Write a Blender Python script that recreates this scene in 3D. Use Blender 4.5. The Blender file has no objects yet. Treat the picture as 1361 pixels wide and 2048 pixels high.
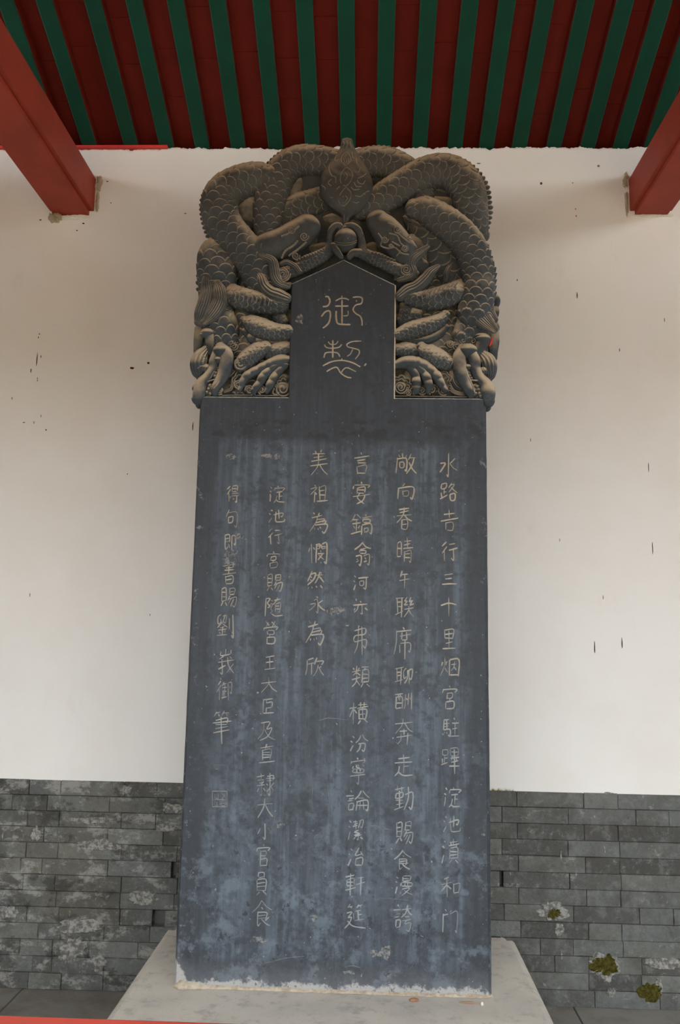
import bpy, bmesh, math, random
import numpy as np
from mathutils import Vector, Matrix, noise as mnoise
from mathutils.geometry import delaunay_2d_cdt

random.seed(7)
rng = np.random.default_rng(7)
sc = bpy.context.scene
C = sc.collection

# ------------------------------------------------------------------ camera
FPX, PIT, YAW, ROL, HC = 1648.67, 0.1512, 0.0360, 0.0179, 1.6
_F = Vector((-math.sin(YAW)*math.cos(PIT), math.cos(YAW)*math.cos(PIT), math.sin(PIT)))
_R = Vector((math.cos(YAW), math.sin(YAW), 0))
_U = _R.cross(_F)
R_ = _R*math.cos(ROL) + _U*math.sin(ROL)
U_ = -_R*math.sin(ROL) + _U*math.cos(ROL)
F_ = _F
CAM = Vector((0, 0, HC))
cd = bpy.data.cameras.new('camera'); cam = bpy.data.objects.new('camera', cd); C.objects.link(cam)
cd.sensor_fit = 'VERTICAL'; cd.sensor_height = 36.0; cd.sensor_width = 24.0
cd.lens = FPX/2048*36
cd.clip_start = 0.05; cd.clip_end = 200
M = Matrix((R_, U_, -F_)).transposed().to_4x4(); M.translation = CAM
cam.matrix_world = M
sc.camera = cam

# ------------------------------------------------------------------ light
w = bpy.data.worlds.new('World'); sc.world = w; w.use_nodes = True
bg = w.node_tree.nodes['Background']
bg.inputs[0].default_value = (0.90, 0.96, 1.0, 1); bg.inputs[1].default_value = 1.0     # even overcast sky
sc.view_settings.view_transform = 'Standard'
sc.view_settings.look = 'None'
sc.view_settings.gamma = 1.0
sc.view_settings.use_curve_mapping = False
sc.view_settings.exposure = 3.15

# ------------------------------------------------------------------ measures (metres; wall faces the camera)
D = 3.977            # front face of the back wall
DADO = 0.916         # top of the brick dado
WTOP = 4.1375        # top of the plaster
DS = 3.217           # front face of the stele
XL, XR = -0.6947, 0.4645
HP = 0.3272          # top of the plinth
ZL = 2.558           # top of the inscribed slab, foot of the carved crown
THICK = 0.32
SLOPE = 0.42

def ray(px, py):
    return R_*((px-680.5)/FPX) + U_*((1024-py)/FPX) + F_
def onY(px, py, Y):
    r = ray(px, py); return CAM + r*(Y/r.y)
def onZ(px, py, Z):
    r = ray(px, py); return CAM + r*((Z-HC)/r.z)

# ------------------------------------------------------------------ helpers
def link(name, me, mats, parent=None, smooth=False):
    o = bpy.data.objects.new(name, me); C.objects.link(o)
    if not isinstance(mats, (list, tuple)): mats = [mats]
    if len(me.materials) == 0:
        for m in mats: me.materials.append(m)
    if parent: o.parent = parent
    if smooth: me.polygons.foreach_set('use_smooth', [True]*len(me.polygons))
    return o
def obj(name, bm, mats, parent=None, smooth=False):
    me = bpy.data.meshes.new(name); bm.to_mesh(me); bm.free()
    return link(name, me, mats, parent, smooth)
def thing(name, label, cat, loc=(0, 0, 0), group=None):
    o = bpy.data.objects.new(name, None); C.objects.link(o); o.location = loc
    o['label'] = label; o['category'] = cat
    if group: o['group'] = group
    return o
def tag(o, label, cat, group=None):
    o['label'] = label; o['category'] = cat
    if group: o['group'] = group
    return o
def struct(o):
    o['kind'] = 'structure'; return o
def bm_box(bm, x0, x1, y0, y1, z0, z1):
    vs = [bm.verts.new(p) for p in ((x0,y0,z0),(x1,y0,z0),(x1,y1,z0),(x0,y1,z0),(x0,y0,z1),(x1,y0,z1),(x1,y1,z1),(x0,y1,z1))]
    fs = []
    for f in ((0,3,2,1),(4,5,6,7),(0,1,5,4),(1,2,6,5),(2,3,7,6),(3,0,4,7)):
        fs.append(bm.faces.new([vs[i] for i in f]))
    return vs, fs
def box(name, x0, x1, y0, y1, z0, z1, mats, parent=None, bevel=0, seg=2, smooth=False):
    bm = bmesh.new(); bm_box(bm, x0, x1, y0, y1, z0, z1)
    if bevel: bmesh.ops.bevel(bm, geom=bm.edges[:], offset=bevel, segments=seg, affect='EDGES', profile=0.5)
    return obj(name, bm, mats, parent, smooth)

# ------------------------------------------------------------------ materials
class NT:
    def __init__(s, name, rough=0.8, spec=0.3):
        s.m = bpy.data.materials.new(name); s.m.use_nodes = True
        s.t = s.m.node_tree; s.b = s.t.nodes['Principled BSDF']
        s.b.inputs['Roughness'].default_value = rough
        s.b.inputs['Specular IOR Level'].default_value = spec
        s.geo = s.n('ShaderNodeNewGeometry')
    def n(s, typ, **kw):
        nd = s.t.nodes.new(typ)
        for k, v in kw.items(): setattr(nd, k, v)
        return nd
    def l(s, a, b): s.t.links.new(a, b)
    def pos(s, scale=(1, 1, 1)):
        mp = s.n('ShaderNodeMapping'); mp.inputs['Scale'].default_value = scale
        s.l(s.geo.outputs['Position'], mp.inputs[0]); return mp.outputs[0]
    def noise(s, sc_, det=4, rough=0.55, stretch=(1, 1, 1), dist=0.0):
        nd = s.n('ShaderNodeTexNoise'); s.l(s.pos(stretch), nd.inputs['Vector'])
        nd.inputs['Scale'].default_value = sc_; nd.inputs['Detail'].default_value = det
        nd.inputs['Roughness'].default_value = rough; nd.inputs['Distortion'].default_value = dist
        return nd.outputs['Fac']
    def math(s, op, a, b=None, clamp=False):
        nd = s.n('ShaderNodeMath', operation=op); nd.use_clamp = clamp
        for i, v in enumerate((a, b)):
            if v is None: continue
            if hasattr(v, 'links'): s.l(v, nd.inputs[i])
            else: nd.inputs[i].default_value = v
        return nd.outputs[0]
    def ramp(s, v, lo, hi, a=0.0, b=1.0):
        nd = s.n('ShaderNodeMapRange'); nd.interpolation_type = 'SMOOTHSTEP'
        s.l(v, nd.inputs[0]); nd.inputs[1].default_value = lo; nd.inputs[2].default_value = hi
        nd.inputs[3].default_value = a; nd.inputs[4].default_value = b
        return nd.outputs[0]
    def mix(s, fac, a, b):
        nd = s.n('ShaderNodeMix', data_type='RGBA')
        if hasattr(fac, 'links'): s.l(fac, nd.inputs[0])
        else: nd.inputs[0].default_value = fac
        for i, v in ((6, a), (7, b)):
            if hasattr(v, 'links'): s.l(v, nd.inputs[i])
            else: nd.inputs[i].default_value = (*v, 1)
        return nd.outputs[2]
    def xyz(s):
        nd = s.n('ShaderNodeSeparateXYZ'); s.l(s.geo.outputs['Position'], nd.inputs[0]); return nd.outputs
    def nrm(s):
        nd = s.n('ShaderNodeSeparateXYZ'); s.l(s.geo.outputs['Normal'], nd.inputs[0]); return nd.outputs
    def bump(s, h, strength=0.3, dist=0.01):
        nd = s.n('ShaderNodeBump'); nd.inputs['Strength'].default_value = strength; nd.inputs['Distance'].default_value = dist
        s.l(h, nd.inputs['Height']); s.l(nd.outputs[0], s.b.inputs['Normal'])
    def col(s, c):
        if hasattr(c, 'links'): s.l(c, s.b.inputs['Base Color'])
        else: s.b.inputs['Base Color'].default_value = (*c, 1)
        return s.m
    def attr(s, name):
        nd = s.n('ShaderNodeAttribute'); nd.attribute_name = name; return nd.outputs['Fac']
    def rnd(s):
        return s.n('ShaderNodeObjectInfo').outputs['Random']
    def box_mask(s, x0, x1, z0, z1, soft, wob=None):
        X, _, Z = s.xyz()
        if wob is not None:
            X = s.math('ADD', X, wob); Z = s.math('ADD', Z, wob)
        a = s.math('MULTIPLY', s.ramp(X, x0-soft, x0+soft), s.ramp(X, x1-soft, x1+soft, 1, 0))
        b = s.math('MULTIPLY', s.ramp(Z, z0-soft, z0+soft), s.ramp(Z, z1-soft, z1+soft, 1, 0))
        return s.math('MULTIPLY', a, b)

# slate of the slab: mottled blue grey, rubbed with ink, lime splashes at the foot
t = NT('slate', 0.62, 0.35)
big = t.noise(5, 5, 0.6); fine = t.noise(38, 4, 0.6); streak = t.noise(16, 4, 0.6, (3.0, 1, 0.22))
X, Y, Z = t.xyz()
c = t.mix(t.ramp(big, .32, .68), (.044, .054, .067), (.064, .080, .100))
c = t.mix(t.math('MULTIPLY', t.ramp(streak, .42, .66), .5), c, (.122, .156, .192))
c = t.mix(t.math('MULTIPLY', t.ramp(t.noise(90, 4, .7), .52, .70), .35), c, (.13, .145, .165))
c = t.mix(t.math('MULTIPLY', t.ramp(t.math('ADD', t.math('MULTIPLY', fine, .5), t.math('MULTIPLY', t.noise(11, 6, .7), .5)), .47, .60), .75), c, (.034, .040, .048))
# ink margin left by rubbings: darker rim around a paler field
wob = t.math('MULTIPLY', t.math('SUBTRACT', t.noise(7, 3), .5), .09)
field = t.box_mask(-.60, .375, .42, 2.37, .022, wob)
c = t.mix(t.math('MULTIPLY', t.math('SUBTRACT', 1.0, field), .80), c, (.031, .036, .043))
cw = t.math('COSINE', t.math('MULTIPLY', t.math('SUBTRACT', t.math('ADD', X, t.math('MULTIPLY', wob, .35)), .303), 2*math.pi/.1745))
c = t.mix(t.math('MULTIPLY', t.math('MULTIPLY', t.ramp(cw, .0, .9), field), .45), c, (.036, .043, .052))
# paler worn blotches low on the stone
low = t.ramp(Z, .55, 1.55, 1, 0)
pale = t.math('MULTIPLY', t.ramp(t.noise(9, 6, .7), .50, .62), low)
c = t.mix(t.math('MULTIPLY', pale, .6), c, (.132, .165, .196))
pit = t.math('MULTIPLY', t.ramp(t.noise(24, 5, .65, (1, 1, .7)), .60, .66), t.ramp(Z, .7, 1.3, 1, .12))
c = t.mix(t.math('MULTIPLY', pit, .8), c, (.028, .031, .036))
# ink marks along the head of the slab
ink = t.math('MULTIPLY', t.ramp(t.noise(13, 4, .6, (1, 1, 2)), .5, .6), t.math('MULTIPLY', t.ramp(Z, 2.37, 2.40), t.ramp(Z, 2.45, 2.48, 1, 0)))
c = t.mix(t.math('MULTIPLY', ink, .6), c, (.022, .024, .026))
# specks and chips
sp = t.ramp(t.noise(75, 2, .5), .735, .76)
c = t.mix(t.math('MULTIPLY', sp, .55), c, (.42, .40, .36))
edge = t.math('ADD', t.ramp(X, XL+.004, XL+.055, 1, 0), t.ramp(X, XR-.05, XR-.004), True)
ch = t.math('MULTIPLY', t.ramp(t.noise(30, 5, .7), .60, .68), edge)
c = t.mix(t.math('MULTIPLY', ch, .5), c, (.36, .37, .37))
# lime and mortar splashed along the foot
lz = t.math('ADD', Z, t.math('MULTIPLY', t.math('SUBTRACT', t.noise(14, 5, .7), .5), .12))
corner = t.math('MULTIPLY', t.ramp(X, XL+.0, XL+.05, 1, 0), .06)
lz = t.math('SUBTRACT', lz, corner)
lime = t.math('MULTIPLY', t.ramp(lz, HP+.018, HP+.034, 1, 0), t.ramp(t.noise(60, 4, .7), .36, .47))
c = t.mix(t.math('MULTIPLY', lime, .9), c, (.50, .49, .45))
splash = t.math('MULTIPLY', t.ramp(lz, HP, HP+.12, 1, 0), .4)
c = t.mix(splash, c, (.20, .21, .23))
t.bump(t.math('ADD', t.math('MULTIPLY', fine, .6), t.math('MULTIPLY', pit, -.6)), .35, .006)
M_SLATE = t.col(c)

t = NT('cut_stroke', 0.9, 0.1)
c = t.mix(t.ramp(t.noise(60, 3), .38, .6), (.49, .475, .435), (.31, .315, .315))
M_CUTWALL = t.col(c)
t = NT('cut_floor', 0.9, 0.1)
Z = t.xyz()[2]
k = t.ramp(t.math('ADD', t.math('MULTIPLY', t.noise(45, 3), .6), t.math('MULTIPLY', Z, .16)), .44, .68)
c = t.mix(k, (.33, .345, .35), (.51, .435, .335))
M_CUTFLOOR = t.col(c)

# carved stone of the crown: grey stone, brown dust lying on whatever faces up, worn pale scale rims
def carved(name, dustamt=1.0):
    t = NT(name, 0.75, 0.3)
    n1 = t.noise(9, 4, .6); n2 = t.noise(50, 4, .6)
    c = t.mix(t.ramp(n1, .3, .7), (.036, .047, .056), (.062, .077, .088))
    c = t.mix(t.math('MULTIPLY', t.ramp(n2, .45, .7), .45), c, (.026, .030, .032))
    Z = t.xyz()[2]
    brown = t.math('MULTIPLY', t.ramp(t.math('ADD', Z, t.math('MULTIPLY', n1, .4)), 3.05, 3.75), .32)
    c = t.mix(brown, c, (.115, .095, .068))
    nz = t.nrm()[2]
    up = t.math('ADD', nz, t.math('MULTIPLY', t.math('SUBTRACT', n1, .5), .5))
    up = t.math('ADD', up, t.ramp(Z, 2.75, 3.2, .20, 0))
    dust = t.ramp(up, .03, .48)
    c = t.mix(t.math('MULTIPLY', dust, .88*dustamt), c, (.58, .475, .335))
    wear = t.attr('wear')
    c = t.mix(t.math('MULTIPLY', wear, t.ramp(n2, .3, .6, .25, .75)), c, (.46, .40, .31))
    sp = t.ramp(t.noise(85, 2, .5), .75, .77)
    c = t.mix(t.math('MULTIPLY', sp, .5), c, (.5, .48, .43))
    n4 = t.noise(160, 4, .7)
    t.bump(t.math('ADD', t.math('MULTIPLY', n4, .5), t.math('ADD', t.math('MULTIPLY', n2, .9), n1)), .75, .006)
    return t.col(c)
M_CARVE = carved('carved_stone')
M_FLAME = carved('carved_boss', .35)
M_RED_DAUB = NT('red_daub', .6).col((.55, .04, .03))

# plaster
t = NT('lime_plaster', 0.92, 0.1)
n1 = t.noise(1.6, 5, .6); n2 = t.noise(60, 3); n3 = t.noise(9, 5, .65, (1, 1, .4))
c = t.mix(t.ramp(n1, .35, .7), (.80, .785, .755), (.765, .74, .695))
stain = t.math('MULTIPLY', t.ramp(n3, .60, .78), .16)
c = t.mix(stain, c, (.60, .52, .41))
t.bump(t.math('ADD', t.math('MULTIPLY', n2, .25), n1), .25, .006)
M_PLASTER = t.col(c)
M_PLASTER_RAW = NT('raw_plaster_edge', .95, .05).col((.47, .39, .29))
M_FLECK = NT('dark_fleck', .8).col((.075, .02, .015))
M_FLECKG = NT('grey_fleck', .8).col((.20, .165, .12))

# bricks
t = NT('grey_brick', 0.9, 0.12)
r = t.rnd(); n1 = t.noise(6, 5, .65); n2 = t.noise(45, 5, .7); n3 = t.noise(8, 7, .74, (1, 1, 1.9), .15)
X, Y, Z = t.xyz()
left = t.ramp(X, -.75, .35, 1, 0)
c = t.mix(r, (.095, .094, .086), (.148, .155, .148))
r2 = t.math('FRACT', t.math('MULTIPLY', r, 7.31))
c = t.mix(t.math('MULTIPLY', t.ramp(r2, .6, 1.0), .55), c, (.20, .205, .18))
r3 = t.math('FRACT', t.math('MULTIPLY', r, 13.7))
c = t.mix(t.math('MULTIPLY', t.ramp(r3, .7, 1.0), .6), c, (.060, .057, .052))
c = t.mix(t.math('MULTIPLY', t.ramp(n1, .42, .66), .5), c, (.070, .066, .058))
n5 = t.noise(17, 6, .72)
c = t.mix(t.math('MULTIPLY', t.ramp(n5, .48, .66), .45), c, (.205, .21, .20))
c = t.mix(t.math('MULTIPLY', t.ramp(n2, .5, .72), .35), c, (.055, .053, .048))
n6 = t.noise(28, 6, .75, (1, 1, .8))
c = t.mix(t.math('MULTIPLY', t.ramp(n6, .54, .68), .4), c, (.24, .245, .235))
ol = t.math('MULTIPLY', t.ramp(t.noise(2.4, 3), .50, .68), t.math('MULTIPLY', left, .4))
c = t.mix(ol, c, (.15, .135, .098))
lm = t.math('ADD', t.math('MULTIPLY', n3, .75), t.math('MULTIPLY', n6, .25))
lime = t.math('MULTIPLY', t.ramp(t.math('ADD', lm, t.math('MULTIPLY', left, .055)), .565, .655), .62)
c = t.mix(lime, c, (.35, .34, .31))
dk = t.math('MULTIPLY', t.ramp(t.noise(7, 6, .7, (1, 1, 1.4)), .53, .62), t.math('MULTIPLY', left, .7))
c = t.mix(dk, c, (.045, .044, .040))
wl = t.math('MULTIPLY', t.ramp(t.noise(19, 5, .7, (1.6, 1, .45)), .67, .72), .6)
c = t.mix(wl, c, (.50, .51, .50))
t.bump(t.math('ADD', n2, t.math('MULTIPLY', n3, 1.4)), .6, .012)
M_BRICK = t.col(c)
t = NT('stone_scar', .95, .05); c = t.mix(t.ramp(t.noise(90, 4, .7), .42, .62), (.075, .085, .095), (.24, .235, .23)); t.bump(t.noise(90, 4), .6, .006); M_SCAR = t.col(c)
M_MORTAR = NT('dark_mortar', .95, .05).col((.105, .104, .098))
t = NT('moss', .95, .05); c = t.mix(t.ramp(t.noise(60, 4), .35, .65), (.030, .028, .005), (.085, .072, .018)); M_MOSS = t.col(c)
t = NT('lime_patch', .95, .05); c = t.mix(t.ramp(t.noise(55, 5, .7), .4, .62), (.125, .122, .112), (.33, .32, .29)); t.bump(t.noise(60, 4), .6, .01); M_LIMEP = t.col(c)
t = NT('dry_grass', .9, .1); M_GRASS = t.col((.30, .26, .06))

# floor
t = NT('floor_slab', 0.85, 0.2)
n1 = t.noise(5, 5, .65); n2 = t.noise(30, 4)
c = t.mix(t.rnd(), (.20, .19, .17), (.27, .26, .235))
c = t.mix(t.math('MULTIPLY', t.ramp(n1, .4, .68), .6), c, (.13, .105, .078))
c = t.mix(t.math('MULTIPLY', t.ramp(n2, .6, .75), .4), c, (.30, .28, .25))
t.bump(n2, .3, .005)
M_FLOOR = t.col(c)
t = NT('courtyard_paving', .9, .1)
M_YARD = t.col(t.mix(t.noise(2, 4), (.37, .275, .15), (.32, .235, .125)))

# plinth
t = NT('plinth_stone', 0.88, 0.15)
n1 = t.noise(4, 5, .6); n2 = t.noise(16, 5, .65); n3 = t.noise(90, 3)
c = t.mix(t.ramp(n1, .35, .68), (.60, .565, .49), (.50, .475, .42))
c = t.mix(t.math('MULTIPLY', t.ramp(n2, .53, .68), .55), c, (.36, .345, .32))
c = t.mix(t.math('MULTIPLY', t.ramp(t.noise(7, 6, .7), .56, .68), .45), c, (.30, .285, .26))
c = t.mix(t.math('MULTIPLY', t.ramp(n3, .6, .72), .25), c, (.24, .20, .16))
t.bump(t.math('ADD', n2, t.math('MULTIPLY', n3, .3)), .25, .006)
M_PLINTH = t.col(c)
t = NT('mortar_bead', .95, .05); c = t.mix(t.ramp(t.noise(40, 5, .7), .35, .65), (.50, .44, .35), (.36, .29, .21)); t.bump(t.noise(70, 4), .5, .006); M_BEAD = t.col(c)

# paint
def paint(name, a, b, rough=.55, spec=.3):
    t = NT(name, rough, spec); n1 = t.noise(5, 4, .6, (1, 1, 1)); n2 = t.noise(120, 2)
    c = t.mix(t.ramp(n1, .35, .7), a, b)
    t.bump(n2, .08, .002)
    return t.col(c)
M_GREEN = paint('green_paint', (.009, .064, .040), (.010, .054, .034), .8, .1)
M_RED = paint('dark_red_paint', (.175, .017, .011), (.145, .015, .010), .7, .2)
M_BEAM = paint('red_oxide_paint', (.33, .048, .028), (.27, .040, .024), .55, .2)
M_BRIGHT = paint('bright_red_paint', (.62, .055, .045), (.5, .04, .035), .5, .3)
M_RAIL = paint('rail_red_paint', (.60, .06, .035), (.5, .05, .03), .45, .4)
M_ROOF = NT('roof_underside', .9, .1).col((.10, .05, .035))
M_GREY = paint('column_base_stone', (.3, .29, .27), (.24, .235, .22), .85)
M_CHIP = NT('brick_red_chip', .9, .1).col((.32, .17, .10))
M_WHITEP = NT('white_pebble', .85, .1).col((.72, .68, .62))
M_TWIG = NT('brown_stick', .9, .1).col((.34, .22, .15))

# ================================================================== STRUCTURE
# ------------------------------------------------------------------ back wall: core, plaster skin with a ragged head, brick dado
WX0, WX1 = -4.4, 4.4
wall = struct(box('wall_back', WX0, WX1, D+.045, D+.36, 0, WTOP-.02, M_MORTAR))
bm = bmesh.new()
n = 1400
prev = None
for i in range(n+1):
    x = WX0 + (WX1-WX0)*i/n
    zt = WTOP + .010*mnoise.noise((x*9, 3.1, 0)) + .011*mnoise.noise((x*34, 8.1, 0))+.006*mnoise.noise((x*95, 2.1, 0)) + .010*mnoise.noise((x*2.0, 1.7, 0))
    zb = DADO - .004 + .003*mnoise.noise((x*14, 5, 1))
    a = bm.verts.new((x, D, zb)); m_ = bm.verts.new((x, D, zt-.012)); b = bm.verts.new((x, D+.006, zt)); c_ = bm.verts.new((x, D+.05, zt-.004)); d_ = bm.verts.new((x, D+.05, zb))
    cur = (a, m_, b, c_, d_)
    if prev:
        for k in range(4):
            bm.faces.new((prev[k], cur[k], cur[k+1], prev[k+1]))
        bm.faces.new((prev[4], cur[4], cur[0], prev[0]))
    prev = cur
skin = obj('plaster', bm, M_PLASTER, wall)

def poly_patch(name, pts, y, depth, mat, parent, seedv=0.0):
    """irregular flat lump: outline pts (x,z) on the wall plane, front at y-depth"""
    bm = bmesh.new()
    cx = sum(p[0] for p in pts)/len(pts); cz = sum(p[1] for p in pts)/len(pts)
    back = [bm.verts.new((p[0], y+.004, p[1])) for p in pts]
    front = [bm.verts.new((cx+(p[0]-cx)*.9, y-depth*(.7+.3*math.sin(i*2.3+seedv)), cz+(p[1]-cz)*.9)) for i, p in enumerate(pts)]
    ctr = bm.verts.new((cx, y-depth, cz))
    k = len(pts)
    for i in range(k):
        j = (i+1) % k
        bm.faces.new((back[i], back[j], front[j], front[i])); bm.faces.new((front[i], front[j], ctr))
    bmesh.ops.recalc_face_normals(bm, faces=bm.faces)
    return obj(name, bm, mat, parent)
def blob_pts(px, py, rx, ry, k=14, rough=.3, seed=0, Y=D):
    c0 = onY(px, py, Y); s = (onY(px+1, py, Y)-c0).length
    k = 9 if max(rx, ry) < 6 else 44
    out = []
    for i in range(k):
        a = 2*math.pi*i/k; ca, sa = math.cos(a), math.sin(a)
        q = 1+rough*(1.5*mnoise.noise((ca*1.1+seed*7.3, sa*1.1, 2.2))+1.0*mnoise.noise((ca*2.8+seed*3.1, sa*2.8, 5))+.7*mnoise.noise((ca*7+seed, sa*7, 9)))
        out.append((c0.x+rx*s*q*ca, c0.z+ry*s*q*sa))
    return out

# flecks and scrapes on the plaster
FL = [(74,719,1,14,0),(62,741,1,5,0),(264,736,5,3,0),(297,726,3,2.5,0),(386,853,1,10,0),(79,668,1,2,0),(77,675,1,2,0),(82,713,.8,3,0),
      (75,757,.8,2,0),(75,761,.8,2,0),(24,797,.7,3,0),(82,832,.7,3,0),(68,845,.7,3,0),(81,405+35,2.5,1.5,0),(1083,367,2.5,3,0),(1146,366,1,1.6,0),
      (1153,432,1,2,0),(1152,418,1,1.5,0),(1245,1287,1.2,11,0),(1190,1295,1,12,0),(1306,1095,.8,12,0),(1207,1195,.7,5,0),(1155,590,.9,7,0),(1298,935,.7,10,0),
      (1035,560,1,3,0),(1240,700,.8,4,0),(48,845,2.5,1.4,1),(92,860,2,2,1),(255,948,1,2,1),(1198,332,3,2.5,1),(958,327,5,1.5,1),(215,363,2,1,0),(222,406,1.5,1,0),(154,461,2,1,0),(167,447,2.5,1.5,0),(371,427,2.5,1.2,1),
      (1330,640,.8,5,1),(1120,1080,.8,4,1),(1062,880,.8,4,1),(300,1230,.8,3,1),(60,1190,.8,4,1)]
for i, (px, py, rx, ry, k) in enumerate(FL):
    poly_patch('fleck', blob_pts(px, py, rx, ry, 8, .22, i), D-.0004, .0012, (M_FLECK, M_FLECKG)[k], wall)
# broken plaster around the beam ends
for i, (px, py, rx, ry) in enumerate([(198,368,7,16),(195,405,4,22),(112,437,12,9),(150,436,36,5),(1252,360,6,18),(1254,405,4,24),(1305,432,42,4)]):
    poly_patch('plaster_lump', blob_pts(px, py, rx, ry, 16, .3, 50+i), D, .010 if i != 2 else .03, M_PLASTER_RAW if i not in (3,6) else M_PLASTER, wall)

# bricks: stretchers and headers in thirteen courses
CH = DADO/13
def brick_mesh():
    bm = bmesh.new(); bm_box(bm, -.5, .5, -.5, .5, -.5, .5)
    me = bpy.data.meshes.new('brick'); bm.to_mesh(me); bm.free(); return me
def make_brick(L, seed):
    rr = random.Random(seed)
    g = .0007; hx = L/2-g; hz = CH/2-g
    bm = bmesh.new()
    def jit(a): return (rr.random()-.5)*a
    back = [bm.verts.new(p) for p in ((-hx, .05, -hz), (hx, .05, -hz), (hx, .05, hz), (-hx, .05, hz))]
    rim = [(-hx,-hz),(-hx*.33,-hz),(hx*.33,-hz),(hx,-hz),(hx,0),(hx,hz),(hx*.33,hz),(-hx*.33,hz),(-hx,hz),(-hx,0)]
    side = [bm.verts.new((p[0], .0025+abs(jit(.002)), p[1])) for p in rim]
    fr = [bm.verts.new((p[0]-math.copysign(.0016+abs(jit(.002)), p[0]), jit(.0022), p[1]-math.copysign(.0014+abs(jit(.002)), p[1]) if abs(p[1]) > 0 else 0)) for p in rim]
    mid = [bm.verts.new((-hx*.45, -.001+jit(.004), jit(.02))), bm.verts.new((hx*.4, -.001+jit(.004), jit(.02)))]
    k = len(rim)
    for i in range(k): bm.faces.new((side[i], side[(i+1) % k], fr[(i+1) % k], fr[i]))
    for i in (8, 9, 0): bm.faces.new((fr[i], fr[(i+1) % k], mid[0]))
    bm.faces.new((fr[7], fr[8], mid[0])); bm.faces.new((fr[1], fr[2], mid[1], mid[0])); bm.faces.new((fr[6], fr[7], mid[0], mid[1]))
    for i in (2, 3, 4, 5): bm.faces.new((fr[i], fr[i+1], mid[1]))
    idx = {0: 0, 1: 3, 2: 5, 3: 8}
    bm.faces.new((side[0], back[0], back[1], side[3], side[2], side[1])); bm.faces.new((side[3], back[1], back[2], side[5], side[4]))
    bm.faces.new((side[5], back[2], back[3], side[8], side[7], side[6])); bm.faces.new((side[8], back[3], back[0], side[0], side[9]))
    bmesh.ops.recalc_face_normals(bm, faces=bm.faces)
    me = bpy.data.meshes.new('brick'); bm.to_mesh(me); bm.free(); me.materials.append(M_BRICK); return me
S_, H_ = .292, .150
VAR = {'S': [make_brick(S_, 100+i) for i in range(7)], 'H': [make_brick(H_, 200+i) for i in range(5)]}
# joints read off the wall (pixels), left of the stele and right of it, course by course from the top
LJ = [[122,250,315],[25,95,220],[119,243,312],[88,216],[116,243],[41,84,216,344],[110,243],[112,240],[118,240,305],[76,121,208,300],[104,178,276],[65,104,208],[122,206,250]]
RJ = [[1034,1168,1236],[1004,1137,1272],[1035,1169,1237],[1004,1137,1240],[1037,1171,1240],[1007,1140,1243],[1038,1174,1242],[1009,1148,1280],[1042,1178,1244],[1081,1147,1247],[1110,1178,1284],[1044,1178,1284],[1060,1190,1320]]
rr = random.Random(3)
GAPS = {8: (306, 330), 5: (343, 352)}; GAPR = {5: (1000, 1007)}      # places where brick has broken away
yrows = [1581+33.4*k for k in range(13)]
for ci in range(13):
    zc = DADO-CH*(ci+.5)
    py = 1560+33.0*ci
    xs = [onY(p, py+10, D).x for p in LJ[ci]] ; xr = [onY(p, py+38, D).x for p in RJ[ci]]
    # fill between and outwards
    a, b = xs[-1], xr[0]
    nb = max(1, round((b-a)/.245))
    inner = [a+(b-a)*k/nb for k in range(1, nb)]
    j = xs+inner+xr
    tog = ci % 2
    while j[0] > -2.35: j.insert(0, j[0]-(S_ if tog else H_)); tog = 1-tog
    while j[-1] < 2.1: j.append(j[-1]+(S_ if tog else H_)); tog = 1-tog
    spans = list(zip(j[:-1], j[1:]))
    for gp, dy in ((GAPS.get(ci), 10), (GAPR.get(ci), 38)):
        if not gp: continue
        ga, gb = onY(gp[0], py+dy, D).x, onY(gp[1], py+dy, D).x
        cut_ = []
        for a, b in spans:
            if b <= ga or a >= gb: cut_.append((a, b)); continue
            if ga-a > .008: cut_.append((a, ga))
            if b-gb > .008: cut_.append((gb, b))
        spans = cut_
    for a, b in spans:
        L = b-a
        kind = 'S' if L > .2 else 'H'
        me = rr.choice(VAR[kind])
        o = bpy.data.objects.new('brick', me); C.objects.link(o); o.parent = wall
        o.location = ((a+b)/2, D-.004+rr.uniform(-.0025, .0035), zc)
        o.scale = (L/(S_ if kind == 'S' else H_), 1, rr.choice((1, -1)))
# beyond the bricks that can be told apart the dado runs on plain
for x0, x1 in ((WX0, -2.36), (2.12, WX1)):
    box('dado_return', x0, x1, D-.004, D+.05, 0, DADO-.002, M_BRICK, wall)
# worn places in the brickwork
for i, (px, py, rx, ry, k, dep) in enumerate([(1212,1932,30,26,1,.004),(1212,1930,26,21,0,.006),(1300,1985,22,20,0,.005),(1318,1976,8,16,1,.003),(1106,1822,33,17,1,.004),(1108,1826,13,11,0,.006),(1118,1860,9,14,1,.004),
        (1222,1984,9,9,1,.008),(160,1852,42,15,1,.005),(148,1893,26,20,1,.004),(135,1912,20,14,1,.004),(190,1925,22,14,1,.004),(290,1795,30,14,1,.004),
        (190,1640,45,6,1,.004),(200,1690,42,12,1,.004),(72,1668,10,14,1,.002),(22,1824,18,12,1,.003),(252,1580,12,9,1,.002),(345,1615,22,10,1,.003),(330,1655,22,7,1,.003),(1330,1925,36,12,1,.002),(1122,1708,1.6,10,1,.002),(1218,1586,8,2,1,.002)]):
    poly_patch(('moss_patch', 'lime_patch')[k], blob_pts(px, py, rx, ry, 18, .28, 80+i), D-.0062, dep*.6, (M_MOSS, M_LIMEP)[k], wall, i)
bm = bmesh.new()
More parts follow.
